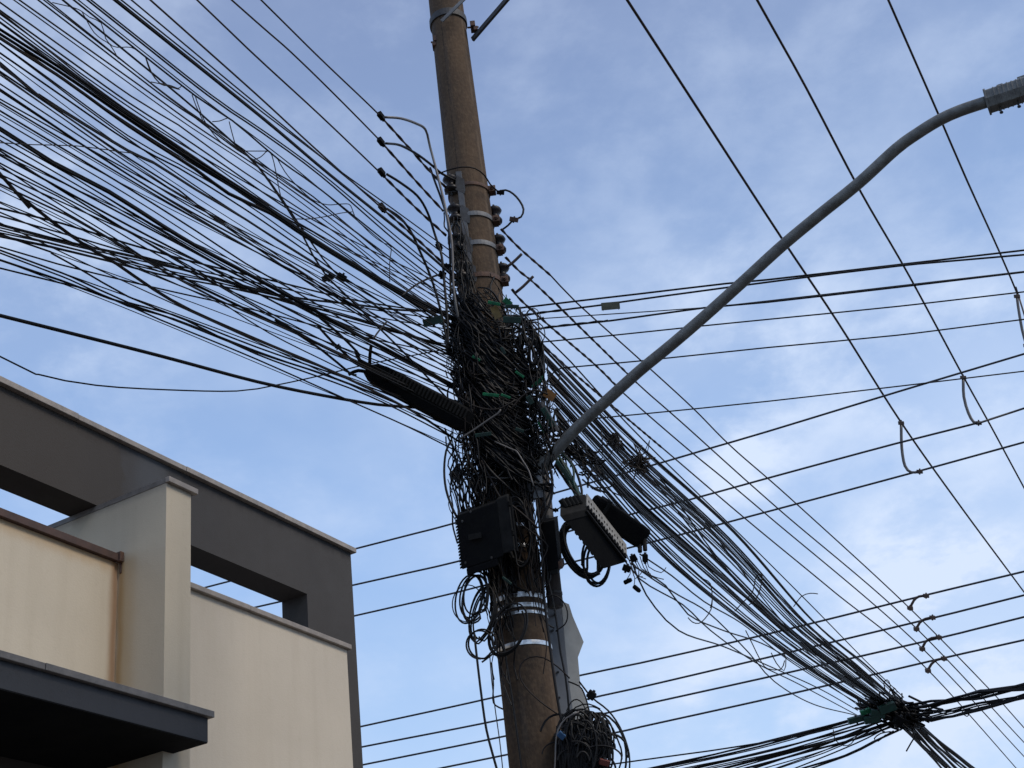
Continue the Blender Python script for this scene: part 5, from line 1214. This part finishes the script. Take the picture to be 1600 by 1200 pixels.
# jagged grey panel
root = thing('sheet_metal_box', 'tall pale grey sheet-metal box with a jagged right edge behind the lower pole', 'metal box', at(880, 1000, 9.3))
F_ = [(877, 939), (889, 944), (895, 963), (912, 1003), (903, 1027), (907, 1072), (922, 1112), (934, 1150), (899, 1150), (888, 1060)]
MB().prism([at(x, y, 9.28 + 0.004 * (x - 877)) for x, y in F_], V((-0.03, 0.10, 0))).build('front_panel', K_PANEL, root)
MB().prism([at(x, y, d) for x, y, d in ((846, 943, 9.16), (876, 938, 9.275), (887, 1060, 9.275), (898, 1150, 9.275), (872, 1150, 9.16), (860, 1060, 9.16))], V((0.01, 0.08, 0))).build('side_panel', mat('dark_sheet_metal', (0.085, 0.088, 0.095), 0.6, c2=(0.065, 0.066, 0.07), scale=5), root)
s = MB()
for x, y in ((864, 985), (872, 1050), (874, 1090), (868, 960)): s.tube([at(x, y, 9.16), at(x, y, 9.24)], 0.008, 8)
s.build('rivet', K_GALVD, root)

# lower right equipment cluster
def gen_clu(rnd):
    if rnd.random() < 0.5:
        x, y = rnd.uniform(880, 942), rnd.uniform(1112, 1135); x2 = 905 + (x - 905) * 0.7 + rnd.uniform(-22, 22)
        return [at(x, y, 8.72), at(x + rnd.uniform(-7, 7), y + 22, 8.66 + rnd.uniform(-.05, .05)), at((x + x2) / 2 + rnd.uniform(-9, 9), 1165 + rnd.uniform(-6, 6), 8.64), at(x2 + 6, 1205, 8.66), at(x2 + 12, 1240, 8.7)], rnd.uniform(2, 5)
    cx, cy = 912 + rnd.gauss(0, 13), 1176 + rnd.gauss(0, 14); a0 = rnd.uniform(-3.2, 0.2); rx, ry = rnd.uniform(8, 34), rnd.uniform(16, 48); D = 8.62 + rnd.uniform(-.08, .22)
    return [at(cx + rx * math.cos(a0 + u), cy + ry * math.sin(a0 + u), D + 0.01 * u) for u in (0, .5, 1, 1.5, 2.0, 2.4)], rnd.uniform(2, 4.6)
knot('wire_knot', 'dark clump of cables and fittings at the bottom right of the pole', 'tangled wires', 240, 17, gen_clu, 3, K_BLACK)
quad3, O, a, b, c = quadbox('equipment_cabinet', 'black cabinet half hidden in the cable clump at the bottom edge', 'cabinet', (866, 1152, 8.70), (870, 1245, 8.70), (925, 1146, 8.68), (868, 1146, 8.9), K_PLAST)
st = MB(); st.ppd(O - a * 0.02 - b * 0.03, a * 0.06, b * 1.06, c); st.build('lid', K_PLAST2, quad3, bevel=0.005)
st = MB()
for i in range(6): st.tube([O + b * (0.1 + .15 * i) + c * .4, O + b * (0.1 + .15 * i) + c * .4 - a * (0.16 + 0.06 * (i % 3))], 0.014, 8)
st.build('cable_gland', K_PLAST2, quad3)
coil('thick round coil behind the bottom cable clump', 926, 1152, 26, 36, 4, 3.0, 8.85, 0, seed=21, jit=5)
coil('thick inner coil at the right of the bottom cable clump', 930, 1176, 24, 40, 4, 3.0, 8.8, -10, seed=22, jit=5)
pw('cable_drop', 'outer wide cable bow right of the bottom clump', 'cable', [(905, 1065), (925, 1090), (950, 1110), (968, 1135), (980, 1165), (984, 1190), (980, 1220), (965, 1250)], 2.8, 8.8)
pw('cable_drop', 'middle wide cable bow right of the bottom clump', 'cable', [(918, 1118), (940, 1114), (962, 1130), (976, 1160), (978, 1195), (970, 1230)], 3.4, 8.8)
pw('cable_drop', 'inner wide cable bow right of the bottom clump', 'cable', [(930, 1118), (952, 1130), (966, 1158), (972, 1180), (966, 1205), (955, 1230)], 2.8, 8.8)
pw('looped_wire', 'grey wire bow down the left of the bottom clump', 'wire', [(905, 1112), (885, 1122), (872, 1140), (868, 1165), (867, 1195), (862, 1240)], 2.8, 8.55, K_GREYW)
pw('looped_wire', 'thin wire arching over the top of the bottom clump', 'wire', [(880, 1125), (900, 1105), (920, 1100), (938, 1108)], 2.2, 8.6)
pw('looped_wire', 'thin wire running down the panel edge to the bottom clump', 'wire', [(888, 1065), (905, 1072), (912, 1082), (918, 1100), (924, 1125)], 2.4, 8.7)
connector(924, 1086, 8.8, 12, 12, 35, 'small dark square box on a wire above the bottom cable bows', K_PLAST2, None, 'junction_box', 'junction box')
connector(877, 1149, 8.52, 12, 9, 40, 'small blue clip on the bottom cable clump', K_BLUE, None, 'wire_connector', 'connector')
connector(944, 1191, 8.6, 16, 9, 15, 'small dull red fitting low in the bottom cable clump', K_RED, None, 'wire_connector', 'connector')
